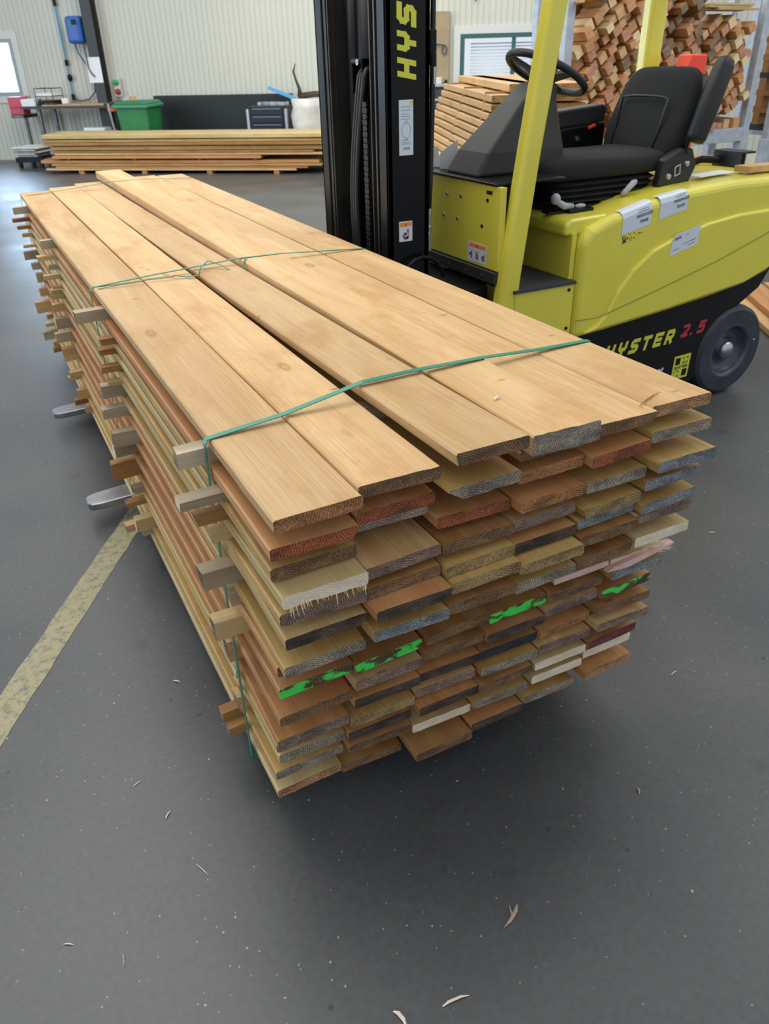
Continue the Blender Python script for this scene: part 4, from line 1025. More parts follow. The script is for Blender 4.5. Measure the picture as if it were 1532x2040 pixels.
# (z0, thick, start, end, wood)
lays = [(.055, .032, -.08, 4.55, 'tan'), (.092, .032, .12, 4.75, 'orange'), (.130, .030, .05, 5.0, 'yellow'), (.168, .048, -.16, 4.95, 'orange'), (.245, .046, .10, 3.95, 'orange'), (.300, .034, .15, 5.1, 'tan'),
        (.338, .032, .10, 4.85, 'brown'), (.380, .060, .10, 5.05, 'yellow'), (.455, .040, .0, 5.12, 'brown'), (.502, .042, .0, 5.18, 'yellow'), (.560, .060, -.03, 5.1, 'pale')]
for y in (.3, .75):
    pass
for i, x in enumerate((.55, 1.75, 2.95, 4.15)):
    bm = BM(); box(bm, 0, .09, 0, .95, 0, .054)
    o = mk('bearer_block', bm, [WD['brown']], loc=PM @ Vector((x, 0.02, 0)), rot=(0, 0, ang)); tag(o, 'wooden bearer under the low timber pile, %s from the left' % ['first', 'second', 'third', 'fourth'][i], 'bearer', 'bearers of the low pile')
ol = ['lowest', 'second', 'third', 'fourth', 'fifth', 'sixth', 'seventh', 'eighth', 'ninth', 'tenth', 'topmost']
for i, (z, th, a, b_, wd_) in enumerate(lays):
    for row in range(4):
        a2 = a + (random.uniform(-.15, .15) if row else 0); b2 = b_ + (random.uniform(-.15, .1) if row else 0)
        zz = z
        yy = row*.225 + (random.uniform(-.02, .02) if not row else 0) + .02*(i % 2)
        L_ = b2 - a2
        bm = board_mesh(.215, th, L_, 0, ragged=.001, seg=6)
        loc = PM @ Vector((a2, yy+.215, zz))
        o = mk('wood_plank', bm, [WD[wd_], EG[random.choice('OGTYP')]], loc=loc, rot=(0, 0, ang - PI/2))
        tag(o, '%s plank, %s row, %s layer of low pile by the back wall' % ({'pale': 'pale', 'tan': 'tan', 'yellow': 'yellowish', 'orange': 'orange', 'brown': 'brown'}[wd_], ['front', 'second', 'third', 'rearmost'][row], ol[i]), 'plank', 'planks of the low pile')
    if i < len(lays)-1:
        z2 = lays[i+1][0]; gap = z2 - (z+th)
        if gap > .002:
            for k, x in enumerate((.35, 1.6, 2.8, 3.8)):
                bm = BM(); box(bm, 0, .05, 0, .86, 0, gap)
                o = mk('spacer_stick', bm, [WD['brown']], loc=PM @ Vector((x, .06, z+th)), rot=(0, 0, ang)); tag(o, 'thin spacer stick above the %s layer of the low pile, %s from left' % (ol[i], ['first', 'second', 'third', 'fourth'][k]), 'spacer stick', 'spacer sticks in the low pile')

# ------------------------------------------------------------------ fanned stack behind the truck
a0 = math.radians(24.7); dirv = Vector((math.sin(a0), math.cos(a0), 0))
near = Vector((3.13, 4.52, 0))
zz = .012; nlay = 29
for i in range(nlay):
    top = i >= nlay-1
    z = .02 + i*.0520
    k = (nlay-1-i)
    skew = 0.016*k          # lower boards fan out to the left
    rz = -a0 + .0065*k
    L_ = 2.45
    loc = near + Vector((-.006*k, .004*k, z))
    if i < nlay-17 and False: continue
    for row in range(3 if i > 14 else 2):
        if top and row == 0:
            off = .10
        else: off = 0
        pos = loc + Matrix.Rotation(rz, 3, 'Z') @ Vector((row*.205 + off*1.2, (random.uniform(-.02, .02)) + off*.9, 0))
        bm = board_mesh(.20, .040 if not top else .046, L_, 0, ragged=.001, seg=5)
        o = mk('wood_plank', bm, [WD['tan'], EG[random.choice('OTTY')]], loc=pos, rot=(0, 0, rz))
        rown = ['left', 'middle', 'right'][row]
        tag(o, 'tan plank, %s one in layer %s from top of the fanned stack' % (rown, 'one two three four five six seven eight nine ten eleven twelve thirteen fourteen fifteen sixteen seventeen eighteen nineteen twenty twenty-one twenty-two twenty-three twenty-four twenty-five twenty-six twenty-seven twenty-eight twenty-nine'.split()[k]), 'plank', 'planks of the fanned stack')
    if i < nlay-1:
        for q_, s in enumerate((.25, 1.2, 2.2)):
            bm = BM(); box(bm, 0, .40, 0, .04, 0, .0118)
            pos = loc + Matrix.Rotation(rz, 3, 'Z') @ Vector((.002, s, .0401))
            o = mk('spacer_stick', bm, [WD['brown']], loc=pos, rot=(0, 0, rz)); tag(o, 'thin spacer strip in the fanned stack behind the truck', 'spacer stick', 'spacer strips in the fanned stack')

# ------------------------------------------------------------------ rack of square timber offcuts
RK = empty('storage_rack', (6.1, 6.4, 0)); tag(RK, 'galvanised steel rack loaded with timber offcuts behind the truck', 'rack')
for x, y in ((4.86, 6.0), (4.86, 6.40), (7.24, 6.0), (7.24, 6.40), (7.62, 6.0), (7.62, 6.40), (9.4, 6.0)):
    bm = BM(); box(bm, x, x+.085, y, y+.07, .01, 2.9); box(bm, x-.02, x+.105, y-.02, y+.09, .0, .01); box(bm, x-.012, x+.097, y-.012, y+.082, .62, .85)
    mk('upright', bm, M_galv, RK, bevel=.004)
bm = BM(); box(bm, 4.945, 7.24, 6.0, 6.05, .86, .985); mk('beam', bm, M_galv, RK, bevel=.004)
bm = BM(); box(bm, 4.945, 7.24, 6.42, 6.47, .86, .985); mk('beam', bm, M_galv, RK, bevel=.004)
bm = BM(); box(bm, 4.945, 7.24, 6.05, 6.42, .95, .985); mk('deck', bm, M_galv, RK)
bm = BM(); box(bm, 7.705, 9.4, 6.0, 6.05, .80, .92); mk('beam', bm, M_galv, RK, bevel=.004)
bm = BM(); box(bm, 7.705, 9.4, 6.05, 6.42, .88, .92); mk('deck', bm, M_galv, RK)
# heap core of offcuts that nobody could count, behind the ends one sees
bm = BM()
for k in range(800):
    x = random.uniform(5.06, 7.08); z = random.uniform(1.08, 2.20 if 5.25 < x < 6.4 else 1.84); y = random.uniform(6.335, 6.36)
    s_ = random.uniform(.08, .13)
    box(bm, -s_/2, s_/2, 0, .12, -s_/2, s_/2, Matrix.Translation((x, y, z)) @ Matrix.Rotation(random.uniform(0, PI/2), 4, 'Y'))
o = mk('offcut_heap', bm, WD['brown']); tag(o, 'brown timber offcuts packed deep inside the steel rack', 'offcuts', kind='stuff')
proto = {}
def block(w, h, l, m, e):
    bm = BM(); box(bm, -w/2, w/2, 0, l, -h/2, h/2)
    bm.faces.ensure_lookup_table()
    for f in bm.faces:
        if abs(f.normal.y) > .9 or abs(f.calc_center_median().y) < 1e-4: f.material_index = 1
    return bm
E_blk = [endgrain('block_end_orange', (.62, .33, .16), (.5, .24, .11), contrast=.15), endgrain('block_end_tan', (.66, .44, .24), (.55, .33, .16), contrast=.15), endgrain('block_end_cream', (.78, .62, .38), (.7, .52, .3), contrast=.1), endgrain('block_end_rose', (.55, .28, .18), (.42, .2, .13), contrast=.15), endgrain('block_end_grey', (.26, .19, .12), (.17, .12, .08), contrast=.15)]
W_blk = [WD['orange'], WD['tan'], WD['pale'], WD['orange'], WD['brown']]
bn = ['orange', 'tan', 'cream', 'rose', 'grey-brown']
num = 'first second third fourth fifth sixth seventh eighth ninth tenth eleventh twelfth thirteenth fourteenth fifteenth sixteenth seventeenth eighteenth nineteenth twentieth twenty-first twenty-second twenty-third'.split()
protos = []
LA = math.radians(36); pt = .0985
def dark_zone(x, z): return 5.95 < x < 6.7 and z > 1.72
spots = []
for j in range(23):
    spots.append((5.0 + .055 + j*.0955, .985, 0.0, 0))
for i in range(-40, 41):
    for j in range(-40, 41):
        x = 6.1 + (i*math.cos(LA) - j*math.sin(LA))*pt; z = 1.72 + (i*math.sin(LA) + j*math.cos(LA))*pt
        top_ = 1.92 if x > 6.45 else (1.90 if x < 5.2 else 2.26) + .04*math.sin(x*9)
        if 5.02 < x < 7.16 and 1.145 < z < top_: spots.append((x, z, LA, 1))
rows = {}
for q_ in spots: rows.setdefault(0 if q_[3] == 0 else 1 + int((q_[1]-1.145)/.1), []).append(q_)
for ri, rw in sorted(rows.items()):
    rw.sort()
    for ci, (x, z, a, free) in enumerate(rw):
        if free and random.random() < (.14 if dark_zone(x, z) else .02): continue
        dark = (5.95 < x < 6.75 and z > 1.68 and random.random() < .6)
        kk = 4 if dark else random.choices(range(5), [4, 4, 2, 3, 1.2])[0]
        s_ = random.choice([.066, .074, .080, .088])
        h_ = s_*random.choice([.8, 1.0, 1.0])
        key = (kk, s_, h_)
        if key not in proto:
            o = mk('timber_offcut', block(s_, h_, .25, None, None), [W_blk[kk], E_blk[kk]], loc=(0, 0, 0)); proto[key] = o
        else:
            o = proto[key].copy(); COL.objects.link(o)
        y = 6.03 + random.uniform(-.06, .05) - (.05 if random.random() < .1 else 0)
        if free: o.location = (x+random.uniform(-.004, .004), y, z+random.uniform(-.004, .004)); o.rotation_euler = (random.uniform(-.02, .02), -a+random.uniform(-.07, .07), random.uniform(-.02, .02))
        else: o.location = (x, y, .9855+h_/2)
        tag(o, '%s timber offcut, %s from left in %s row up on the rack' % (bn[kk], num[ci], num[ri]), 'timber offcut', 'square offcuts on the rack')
# long slats lying on top of the heap
for k in range(17):
    left = k < 5
    x = (4.90 + .078*k) if left else (6.15 + (k-5)*.09)
    z = (2.03 + .020*k) if left else (2.045 + .006*(k-5) + .018*(k % 3))
    bm = BM(); box(bm, -.03, .03, 0, .62, 0, .016)
    o = mk('long_slat', bm, [WD[random.choice(['pale', 'tan', 'orange', 'pale'])]], loc=(x, 5.86+random.uniform(-.05, .04), z) if left else (6.42+.05*(k % 3)+random.uniform(0, .06), 5.98+.075*((k-5) % 4), 1.985+.018*((k-5)//4)), rot=(.0, 0, -.55) if left else (.0, 0, -1.45))
    tag(o, 'thin sawn slat on top of the offcut heap, %s from the left' % num[k], 'slat', 'slats on the heap')
# dark planks in the next bay and below the beam
for k in range(9):
    bm = BM(); box(bm, 0, 1.62, 0, .42, 0, .05)
    o = mk('stored_plank', bm, [WD['brown'] if k % 3 else M_dark], loc=(7.74, 6.07, .925+k*.16)); tag(o, 'dark wide board in the right bay of the rack, %s up' % num[k], 'board', 'boards in the right rack bay')
    if k: 
        pass
for k in range(8):
    bm = BM(); box(bm, 0, 1.62, 0, .08, 0, .1095)
    o = mk('spacer_block', bm, [WD['brown']], loc=(7.74, 6.25, .9755+k*.16)); tag(o, 'dark spacer block between wide boards of the right rack bay, %s up' % num[k], 'spacer block', 'spacers in the right rack bay')
for k in range(10):
    bm = BM(); bm.free()
    bm = board_mesh(.18, .05, 2.2, 0, seg=4)
    r_i, c_i = divmod(k, 5)
    o = mk('wood_plank', bm, [WD['tan'], EG['T']], loc=(5.0, 6.20+.19*c_i+.09, .005+r_i*.055), rot=(0, 0, -PI/2)); tag(o, 'plank lying under the rack beam, %s from the front in the %s layer' % (num[c_i], ['lower', 'upper'][r_i]), 'plank', 'planks under the rack')

# boards on the floor at the right edge
fd = math.atan2(.45, .29) - PI/2
for k, (ox, oy, z, wd_) in enumerate(((4.33, 2.95, .003, 'tan'), (4.53, 2.86, .003, 'orange'), (4.73, 2.76, .003, 'tan'), (4.40, 2.90, .045, 'orange'), (4.60, 2.80, .045, 'tan'))):
    bm = board_mesh(.19, .040, 1.5, 0, seg=4)
    o = mk('wood_plank', bm, [WD[wd_], EG['T']], loc=(ox+.07, oy, z), rot=(0, 0, fd)); tag(o, ['tan plank on the floor right of the rear wheel, outermost lower one', 'orange plank on the floor by the rear wheel, middle of the lower three', 'tan plank on the floor by the rear wheel, rightmost lower one', 'orange plank lying on top of the floor planks, left of two', 'tan plank lying on top of the floor planks, right of two'][k], 'plank', 'planks on the floor at right')

# ------------------------------------------------------------------ things along the back wall
def rbox(*a, **k): 
    bm = BM(); box(bm, *a, M=RM, **k); return bm
def rp(u, y, z): return RM @ Vector((u, y, z))
bm = BM(); box(bm, 2.10, 2.30, -.24, -.225, 0, 5.4, RM); box(bm, 2.10, 2.30, -.04, -.025, 0, 5.4, RM); box(bm, 2.19, 2.21, -.225, -.04, 0, 5.4, RM)
o = mk('trim_1', bm, simple('dark_column_paint', (.035, .037, .034), .5), world=True); tag(o, 'dark steel column standing against the back wall', kind='structure')
bm = BM(); box(bm, 2.02, 2.30, -.25, -.243, 1.36, 1.78, RM); o = mk('paper_notice', bm, M_white); tag(o, 'white paper notice hanging on the dark column', 'notice')
bm = BM(); tube(bm, [rp(2.05, -.27, 1.95), rp(2.06, -.27, 1.6), rp(2.10, -.27, 1.52), rp(2.16, -.27, 1.46)], .012, 6); o = mk('hanging_cable', bm, M_ink); tag(o, 'dark cable end hanging over the white notice', 'cable')
pp = empty('air_pipe', rp(1.5, -.05, 1.0)); tag(pp, 'thin blue compressed air pipe running down the wall above the table', 'pipe')
bm = BM(); tube(bm, [rp(1.51, -.05, 5.2), rp(1.51, -.05, 1.06)], .02, 8); mk('pipe', bm, simple('blue_grey_pipe', (.13, .30, .45), .4), pp)
for z in (2.66, 1.70, 1.12):
    bm = BM(); obox(bm, rp(1.51, -.05, z), (.06, .06, .10)); mk('pipe_coupling', bm, M_blkp, pp)
bm = BM(); sph(bm, rp(1.54, -.09, 1.45), .05, 10, sc=(1, .6, 1.3)); mk('gauge', bm, M_blkp, pp)
hr = empty('hose_reel', rp(1.93, -.12, 2.0)); tag(hr, 'blue wall-mounted hose reel beside the dark column', 'hose reel')
bm = BM(); box(bm, 1.76, 2.05, -.30, -.02, 2.0, 2.44, RM); mk('reel_housing', bm, M_blu, hr, bevel=.06, seg=4)
bm = BM(); box(bm, 1.90, 2.0, -.305, -.30, 2.30, 2.38, RM); mk('reel_window', bm, M_blkp, hr)
bm = BM(); tube(bm, [rp(1.82, -.15, 2.0), rp(1.83, -.12, 1.85), rp(1.95, -.1, 1.65), rp(2.03, -.08, 1.4), rp(2.0, -.08, 1.2), rp(1.85, -.08, 1.08), rp(1.66, -.08, 1.05), rp(1.52, -.06, 1.10)], .013, 8); mk('air_hose', bm, simple('dark_blue_hose', (.05, .10, .18), .5), hr, smooth=True)
DU = 0.33; RMs = RM @ Matrix.Translation((DU, 0, 0))
def rps(u, y, z, D=DU): return RM @ Vector((u+D, y, z))
# work table
tb = empty('work_table', rps(1.3, -.4, 0)); tag(tb, 'long narrow steel work table against the wall left of the green bin', 'table')
bm = BM(); box(bm, .42, 2.42, -.72, -.10, .955, 1.0, RMs); mk('table_top', bm, simple('table_top_edge', (.05, .05, .05), .6), tb)
bm = BM(); box(bm, .85, 2.2, -.70, -.12, 1.0, 1.02, RMs); mk('wooden_board', bm, WD['tan'], tb)
for u, y in ((.72, -.68), (2.28, -.68), (.72, -.14), (2.28, -.14)):
    bm = BM(); box(bm, u, u+.06, y, y+.05, 0, .955, RMs); mk('leg', bm, M_dsteel if u < 1 else M_blkp, tb)
bm = BM(); box(bm, .72, 2.34, -.14, -.10, .25, .30, RMs); mk('rail', bm, M_dsteel, tb)
lt = empty('letter_tray', rps(.85, -.4, 1.0)); tag(lt, 'black wire letter tray stack holding papers on the left of the table', 'letter tray')
bm = BM()
for z in (1.03, 1.16, 1.29):
    tube(bm, [rps(.72, -.62, z), rps(1.08, -.62, z), rps(1.08, -.25, z), rps(.72, -.25, z)], .006, 5, closed=True)
for u, y in ((.72, -.62), (1.08, -.62), (1.08, -.25), (.72, -.25)): tube(bm, [rps(u, y, 1.0), rps(u, y, 1.30)], .006, 5)
mk('wire_frame', bm, M_blkp, lt)
bm = BM(); box(bm, .74, 1.06, -.60, -.27, 1.168, 1.21, RMs); o = mk('paper_pile', bm, M_white); tag(o, 'paper pile in the upper tray of the black letter tray', 'papers')
bm = BM(); box(bm, .74, 1.06, -.60, -.27, 1.038, 1.09, RMs); o = mk('dark_folder', bm, M_blkp); tag(o, 'dark folder in the lower tray of the black letter tray', 'folder')
bm = BM(); box(bm, 1.16, 1.28, -.5, -.4, 1.022, 1.12, RMs); o = mk('white_cup', bm, M_white, bevel=.02); tag(o, 'small white carton right of the black letter tray', 'carton')
bm = BM(); box(bm, .43, .70, -.68, -.4, 1.001, 1.12, RMs); o = mk('cardboard_box', bm, M_white); tag(o, 'white box on the left end of the work table', 'box')
bm = BM(); box(bm, .12, .41, -.62, -.38, .86, 1.16, RMs); box(bm, .14, .39, -.64, -.62, .98, 1.03, RMs); o = mk('plastic_crate', bm, simple('pinkish_red_plastic', (.55, .07, .10), .5), bevel=.02); tag(o, 'red plastic crate at the window end of the work table', 'crate')
bm = BM(); box(bm, .14, .40, -.66, -.10, .80, .858, RMs); box(bm, .25, .29, -.4, -.36, 0, .80, RMs); o = mk('side_stand', bm, M_dsteel); tag(o, 'small steel stand under the red crate', 'stand')
bm = BM()
for a, b_ in (((2.15, -.74, 1.02), (2.5, -.70, 1.05)), ((2.22, -.70, 1.03), (2.52, -.72, 1.03)), ((2.2, -.6, 1.03), (2.45, -.6, 1.07))): tube(bm, [rps(*a), rps(*b_)], .02, 6)
o = mk('hand_tool', bm, M_dsteel); tag(o, 'grey hand tools at the right end of the work table', 'tools')
bm = BM(); obox(bm, rps(2.30, -.76, .93), (.16, .06, .06)); obox(bm, rps(2.42, -.76, .95), (.10, .05, .05)); o = mk('orange_clamp', bm, M_orng); tag(o, 'orange clamp hanging on the right end of the work table', 'clamp')
bm = BM(); box(bm, 1.55, 2.0, -.6, -.3, 0, .62, RMs); o = mk('storage_box', bm, M_white, bevel=.03); tag(o, 'white box on the floor under the work table', 'box')
bm = BM()
for k in range(5): box(bm, .50+random.uniform(-.05, .05), 1.0+random.uniform(-.1, .05), -1.40+random.uniform(-.05, .05), -.86, .19+k*.035, .22+k*.035, RMs)
o = mk('bag_pile', bm, M_bag, bevel=.015); tag(o, 'low pile of white bags on a dolly left of the timber pile', 'bags')
bm = BM(); box(bm, .50, 1.05, -1.40, -.86, .10, .185, RMs)
for u in (.55, .98): 
    for y in (-1.35, -.92): box(bm, u-.03, u+.03, y-.03, y+.03, .0, .10, RMs)
o = mk('dolly', bm, M_blkp); tag(o, 'dark wheeled dolly carrying white bags by the wall', 'dolly')
bm = BM(); box(bm, 2.42, 2.54, -.09, -.02, 1.12, 1.42, RM); sw = mk('wall_socket', bm, M_trimw); tag(sw, 'wall socket box with green and red plugs right of the column', 'socket')
bm = BM(); sph(bm, rp(2.48, -.13, 1.36), .055, 10); mk('green_button', bm, simple('green_button', (.02, .35, .08), .4), sw)
bm = BM(); sph(bm, rp(2.50, -.13, 1.20), .055, 10); mk('red_plug', bm, simple('dark_red_plug', (.35, .02, .03), .4), sw)
bm = BM(); box(bm, -.62, -.55, -.06, -.01, .32, .48, RM); o = mk('wall_outlet', bm, simple('dark_outlet', (.10, .02, .015), .5)); tag(o, 'small dark outlet low on the wall under the left window', 'outlet')
DU = 0.38; RMs = RM @ Matrix.Translation((DU, 0, 0))
def rps(u, y, z, D=DU): return RM @ Vector((u+D, y, z))
# green wheelie bin
wb = empty('wheelie_bin', rps(2.9, -1.0, 0)); tag(wb, 'green wheeled bin standing between the work table and the dark panel', 'bin')
bm = BM()
loft(bm, [[rps(2.66, -1.25, .05), rps(3.14, -1.25, .05), rps(3.14, -.75, .05), rps(2.66, -.75, .05)], [rps(2.60, -1.33, .98), rps(3.20, -1.33, .98), rps(3.20, -.68, .98), rps(2.60, -.68, .98)]]); mk('bin_body', bm, M_grn, wb, bevel=.04, seg=3)
bm = BM(); box(bm, 2.55, 3.24, -1.37, -.64, .97, 1.03, RMs); mk('rim', bm, simple('bin_rim_green', (.04, .22, .12), .4), wb, bevel=.02)
bm = BM(); loft(bm, [[rps(2.57, -1.35, 1.035), rps(3.22, -1.35, 1.035), rps(3.22, -.62, 1.035), rps(2.57, -.62, 1.035)], [rps(2.62, -1.28, 1.085), rps(3.17, -1.28, 1.085), rps(3.17, -.68, 1.085), rps(2.62, -.68, 1.085)]]); mk('lid', bm, M_grn, wb, bevel=.015)
for u in (2.60, 3.16):
    bm = BM(); cyl(bm, rps(u, -.72, .10), rps(u+.06, -.72, .10), .10, 14); mk('wheel', bm, M_blkp, wb)
bm = BM(); obox(bm, rps(2.82, -1.0, 1.12), (.10, .08, .06)); o = mk('wood_offcut', bm, [WD['yellow']]); tag(o, 'small wood block on the lid of the green bin', 'offcut')
bm = BM(); tube(bm, [rps(2.36, -1.1, 1.04), rps(2.43, -1.15, .62)], .02, 8); loft(bm, [[rps(2.38, -1.16, .62), rps(2.48, -1.16, .62), rps(2.48, -1.13, .62), rps(2.38, -1.13, .62)], [rps(2.32, -1.16, .30), rps(2.54, -1.16, .30), rps(2.54, -1.13, .30), rps(2.32, -1.13, .30)]]); tube(bm, [rps(2.44, -1.14, .30), rps(2.44, -1.1, .0)], .01, 5)
o = mk('shovel', bm, simple('grey_shovel', (.3, .31, .32), .5)); tag(o, 'grey shovel leaning upright at the left side of the green bin', 'shovel')
# dark panel and tool trolley
bm = BM(); box(bm, 3.22, 5.95, -.18, -.06, 0, 1.12, RM); o = mk('low_partition', bm, M_dark, bevel=.01); tag(o, 'long low black partition standing along the back wall', 'partition')
DU = 0.26; RMs = RM @ Matrix.Translation((DU, 0, 0))
def rps(u, y, z, D=DU): return RM @ Vector((u+D, y, z))
td = empty('tool_trolley', rps(5.4, -.55, 0)); tag(td, 'dark tool trolley with drawers before the black panel', 'trolley')
bm = BM(); box(bm, 5.02, 5.70, -.75, -.25, .08, .95, RMs); mk('cabinet_body', bm, simple('navy_cabinet', (.012, .017, .028), .4), td, bevel=.01)
for k in range(6):
    bm = BM(); box(bm, 5.06, 5.66, -.765, -.75, .16+k*.13, .27+k*.13, RMs); dr = mk('drawer', bm, simple('navy_drawer', (.014, .020, .034), .4), td, bevel=.004)
    bm = BM(); box(bm, 5.10, 5.62, -.775, -.765, .245+k*.13, .260+k*.13, RMs); mk('handle', bm, simple('grey_blue_handle', (.16, .19, .23), .4), dr)
for u in (4.98, 5.70):
    bm = BM(); box(bm, u, u+.045, -.77, -.70, .05, .90, RMs); mk('corner_post', bm, M_galv, td)
for u in (5.05, 5.62): 
    for y in (-.7, -.32):
        bm = BM(); cyl(bm, rps(u, y, .05), rps(u+.04, y, .05), .05, 12); mk('castor', bm, M_blkp, td)
bm = BM()
for k in range(9): obox(bm, rps(5.15+k*.065, -.45+random.uniform(-.1, .1), .975), (.06, .10, .05), (0, 0, random.uniform(0, 3)))
o = mk('small_parts', bm, M_gknob); tag(o, 'grey small parts heaped on top of the tool trolley', 'parts', kind='stuff')
bm = BM(); obox(bm, rps(5.62, -.40, 1.12), (.62, .10, .05), (0, .35, -TH)); o = mk('blue_strip', bm, simple('light_blue_foam', (.10, .36, .66), .5)); tag(o, 'light blue strip lying slanted on the tool trolley', 'strip')
# white wrapped bale
bm = BM(); rg = []
for i in range(9):
    z = .06 + i*.125; s = random.uniform(-.03, .03)
    rg.append([RMs @ p for p in sup(6.35, -.75+s*.3, z, .46+s, .40, 'XY', 4, 28)])
loft(bm, rg)
for v_ in bm.verts: v_.co += Vector((random.uniform(-.015, .015), random.uniform(-.015, .015), random.uniform(-.01, .01)))
o = mk('wrapped_bale', bm, M_bag, smooth=True); tag(o, 'white plastic-wrapped bale partly hidden by the black mast', 'bale')
bm = BM(); tube(bm, [rps(6.02, -.8, 1.10), rps(6.02, -.82, 1.22), rps(5.96, -.8, 1.36), rps(5.93, -.8, 1.48), rps(5.97, -.8, 1.60)], [.05, .03, .02, .02, .008], 7); tube(bm, [rps(6.0, -.8, 1.10), rps(6.3, -.85, 1.13), rps(6.7, -.8, 1.12)], [.05, .05, .04], 7)
o = mk('dark_sheeting', bm, simple('dark_brown_sheet', (.05, .035, .02), .7), smooth=True); tag(o, 'dark twisted strip standing up from the top of the white bale', 'sheeting')
# tool board and shelves seen between mast and truck
bm = BM(); box(bm, 8.20, 8.86, -.10, -.03, 1.25, 2.32, RM); o = mk('tool_board', bm, M_board); tag(o, 'brown tool board on the wall between mast and window', 'board')
bm = BM(); tube(bm, [rp(8.55, -.13, 1.80), rp(8.65, -.13, 1.84), rp(8.78, -.13, 1.82)], .012, 6); tube(bm, [rp(8.60, -.13, 1.80), rp(8.62, -.13, 1.45)], .009, 6); o = mk('hanging_tool', bm, M_ink); tag(o, 'thin dark tool hanging on the brown board', 'tool')
bm = BM(); tube(bm, [rp(8.78, -.13, 1.75) + Vector((0, 0, .07*math.cos(a*PI/8))) + (rp(1, 0, 0)-rp(0, 0, 0))*.04*math.sin(a*PI/8) for a in range(16)], .010, 6, closed=True); o = mk('cord_loop', bm, M_ink); tag(o, 'black cord loop hanging at the right edge of the brown board', 'cord')
sh = empty('shelf_unit', rp(8.5, -.4, 0)); tag(sh, 'metal shelf unit below the brown tool board', 'shelf')
for z in (.25, .62, .98, 1.20):
    bm = BM(); box(bm, 7.9, 8.88, -.55, -.05, z, z+.03, RM); mk('shelf_board', bm, M_galv, sh)
for u in (7.9, 8.84):
    bm = BM(); box(bm, u, u+.04, -.57, -.53, 0, 1.3, RM); mk('upright', bm, M_blkp, sh)
for k, (u, z, w, h_, m_, nm, lab) in enumerate(((8.45, 1.012, .34, .14, M_dsteel, 'grey_case', 'grey case on the upper shelf below the tool board'), (8.45, .652, .34, .17, M_ink, 'dark_box', 'dark box on the middle shelf below the tool board'), (8.50, .282, .3, .16, simple('red_brown_box', (.12, .02, .015), .5), 'red_box', 'dark red box on the lowest shelf below the tool board'), (8.47, 1.232, .3, .10, M_trimw, 'white_case', 'pale case on the top shelf below the tool board'))):
    bm = BM(); box(bm, u, u+w, -.5, -.15, z, z+h_, RM); o = mk(nm, bm, m_, bevel=.01); tag(o, lab, 'box')
bm = BM(); tube(bm, [rp(9.30, -.05, 5.3), rp(9.30, -.05, 2.45)], .012, 6); o = mk('hanging_cable', bm, M_ink); tag(o, 'thin dark cable hanging down the wall above the green window', 'cable')
# orange and grey crates behind the seat
bm = BM(); box(bm, 4.25, 4.75, 5.35, 5.75, .0, .50); o = mk('grey_crate', bm, M_gknob, bevel=.02); tag(o, 'grey crate on the floor behind the truck seat', 'crate')
bm = BM(); box(bm, 4.20, 4.75, 5.33, 5.77, .505, .80); box(bm, 4.17, 4.78, 5.30, 5.80, .76, .80); o = mk('orange_crate', bm, M_orng, bevel=.01); tag(o, 'orange crate on top of the grey crate behind the truck seat', 'crate')

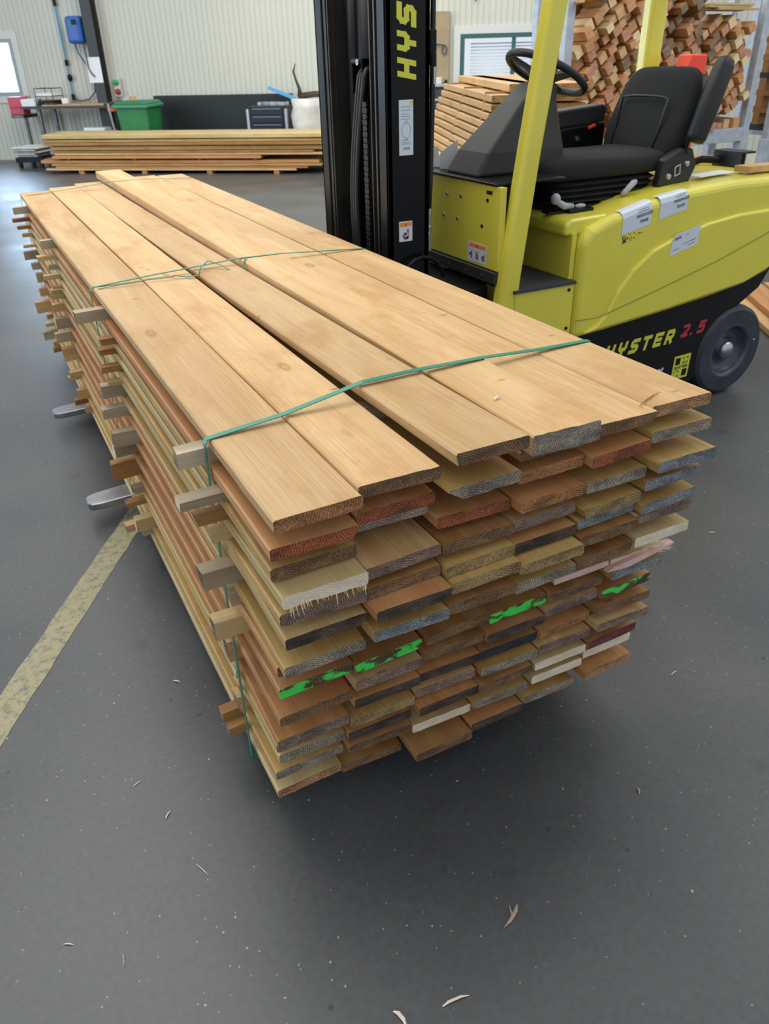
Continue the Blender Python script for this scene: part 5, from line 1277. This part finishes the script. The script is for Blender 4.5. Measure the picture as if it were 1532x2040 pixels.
# ------------------------------------------------------------------ splinters on the floor
def sliver(x, y, L_, a, w, lab, m=M_split, z=.002, fork=False, nm='wood_splinter'):
    bm = BM()
    P = [Vector((-L_/2, 0, 0)), Vector((-L_/4, w*.4, w*.2)), Vector((L_/5, w*.3, w*.25)), Vector((L_/2, -w*.3, 0))]
    R_ = [w*.2, w*.5, w*.45, w*.1]
    rg = [[p+Vector((0, r*math.cos(k*PI/3), r*.5*math.sin(k*PI/3)+r*.5)) for k in range(6)] for p, r in zip(P, R_)]
    loft(bm, rg)
    if fork:
        ring = lambda q_, r: [q_ + Vector((0, r*math.cos(k*PI/3), r*.5*math.sin(k*PI/3) + r*.5)) for k in range(6)]
        loft(bm, [ring(Vector((0, w*.3, 0)), w*.4), ring(Vector((-L_*.32, -w*1.6, 0)), w*.12)])
    bmesh.ops.rotate(bm, verts=bm.verts[:], cent=(0, 0, 0), matrix=Matrix.Rotation(a, 3, 'Z'))
    o = mk(nm, bm, m, loc=(x, y, z)); tag(o, lab, 'splinter', 'wood splinters on the floor'); return o

M_split2 = simple('dry_tan_splinter', (.42, .30, .19), .8, var=.3, vs=60)
sliver(.70, .792, .065, -2.61, .009, 'forked tan splinter on the floor right of the middle foreground', M_split2, fork=True)
sliver(.491, .698, .062, -.09, .006, 'white splinter lying flat near the bottom edge of the picture')
sliver(.372, .722, .040, -1.28, .009, 'pale splinter cut by the bottom edge of the picture')
sliver(.073, 1.444, .026, .86, .004, 'short thin splinter on the floor left of the stack corner')
sliver(.107, 1.246, .048, -1.17, .002, 'hair-thin pale splinter on the left part of the floor')
sliver(1.199, .915, .022, -1.91, .006, 'small tan chip on the floor at the right of the foreground', M_split2)
sliver(-.21, 1.209, .024, -.52, .003, 'small splinter beside the dark floor stains at left')
sliver(-.108, 1.114, .033, -1.66, .003, 'dull thin splinter low at the left of the floor', M_split2)
sliver(.22, 1.928, .024, -.67, .006, 'pale chip on the floor left of the bottom of the stack')
sliver(.023, 1.585, .027, .38, .0025, 'thin splinter on the floor near the yellow line')
sliver(1.944, 1.696, .034, -.03, .003, 'white sliver on the floor right of the stack, nearer one')
sliver(2.366, 1.726, .026, -.52, .004, 'white sliver on the floor right of the stack, farther one')
sliver(1.848, 1.74, .016, -.57, .006, 'small white chip close to the right lower corner of the stack')
# splinters lying on the top planks
sliver(1.215, 1.112, .105, .38, .0035, 'brown stick splinter lying across the two right top planks', simple('brown_splinter', (.22, .09, .03), .8), z=1.0475, nm='bark_splinter')
sliver(.908, 1.245, .022, .4, .007, 'small white wood chip on the wide top plank', M_split, z=1.0655)
sliver(1.62, 1.20, .03, .2, .003, 'tiny sliver on the floor far right', M_split)
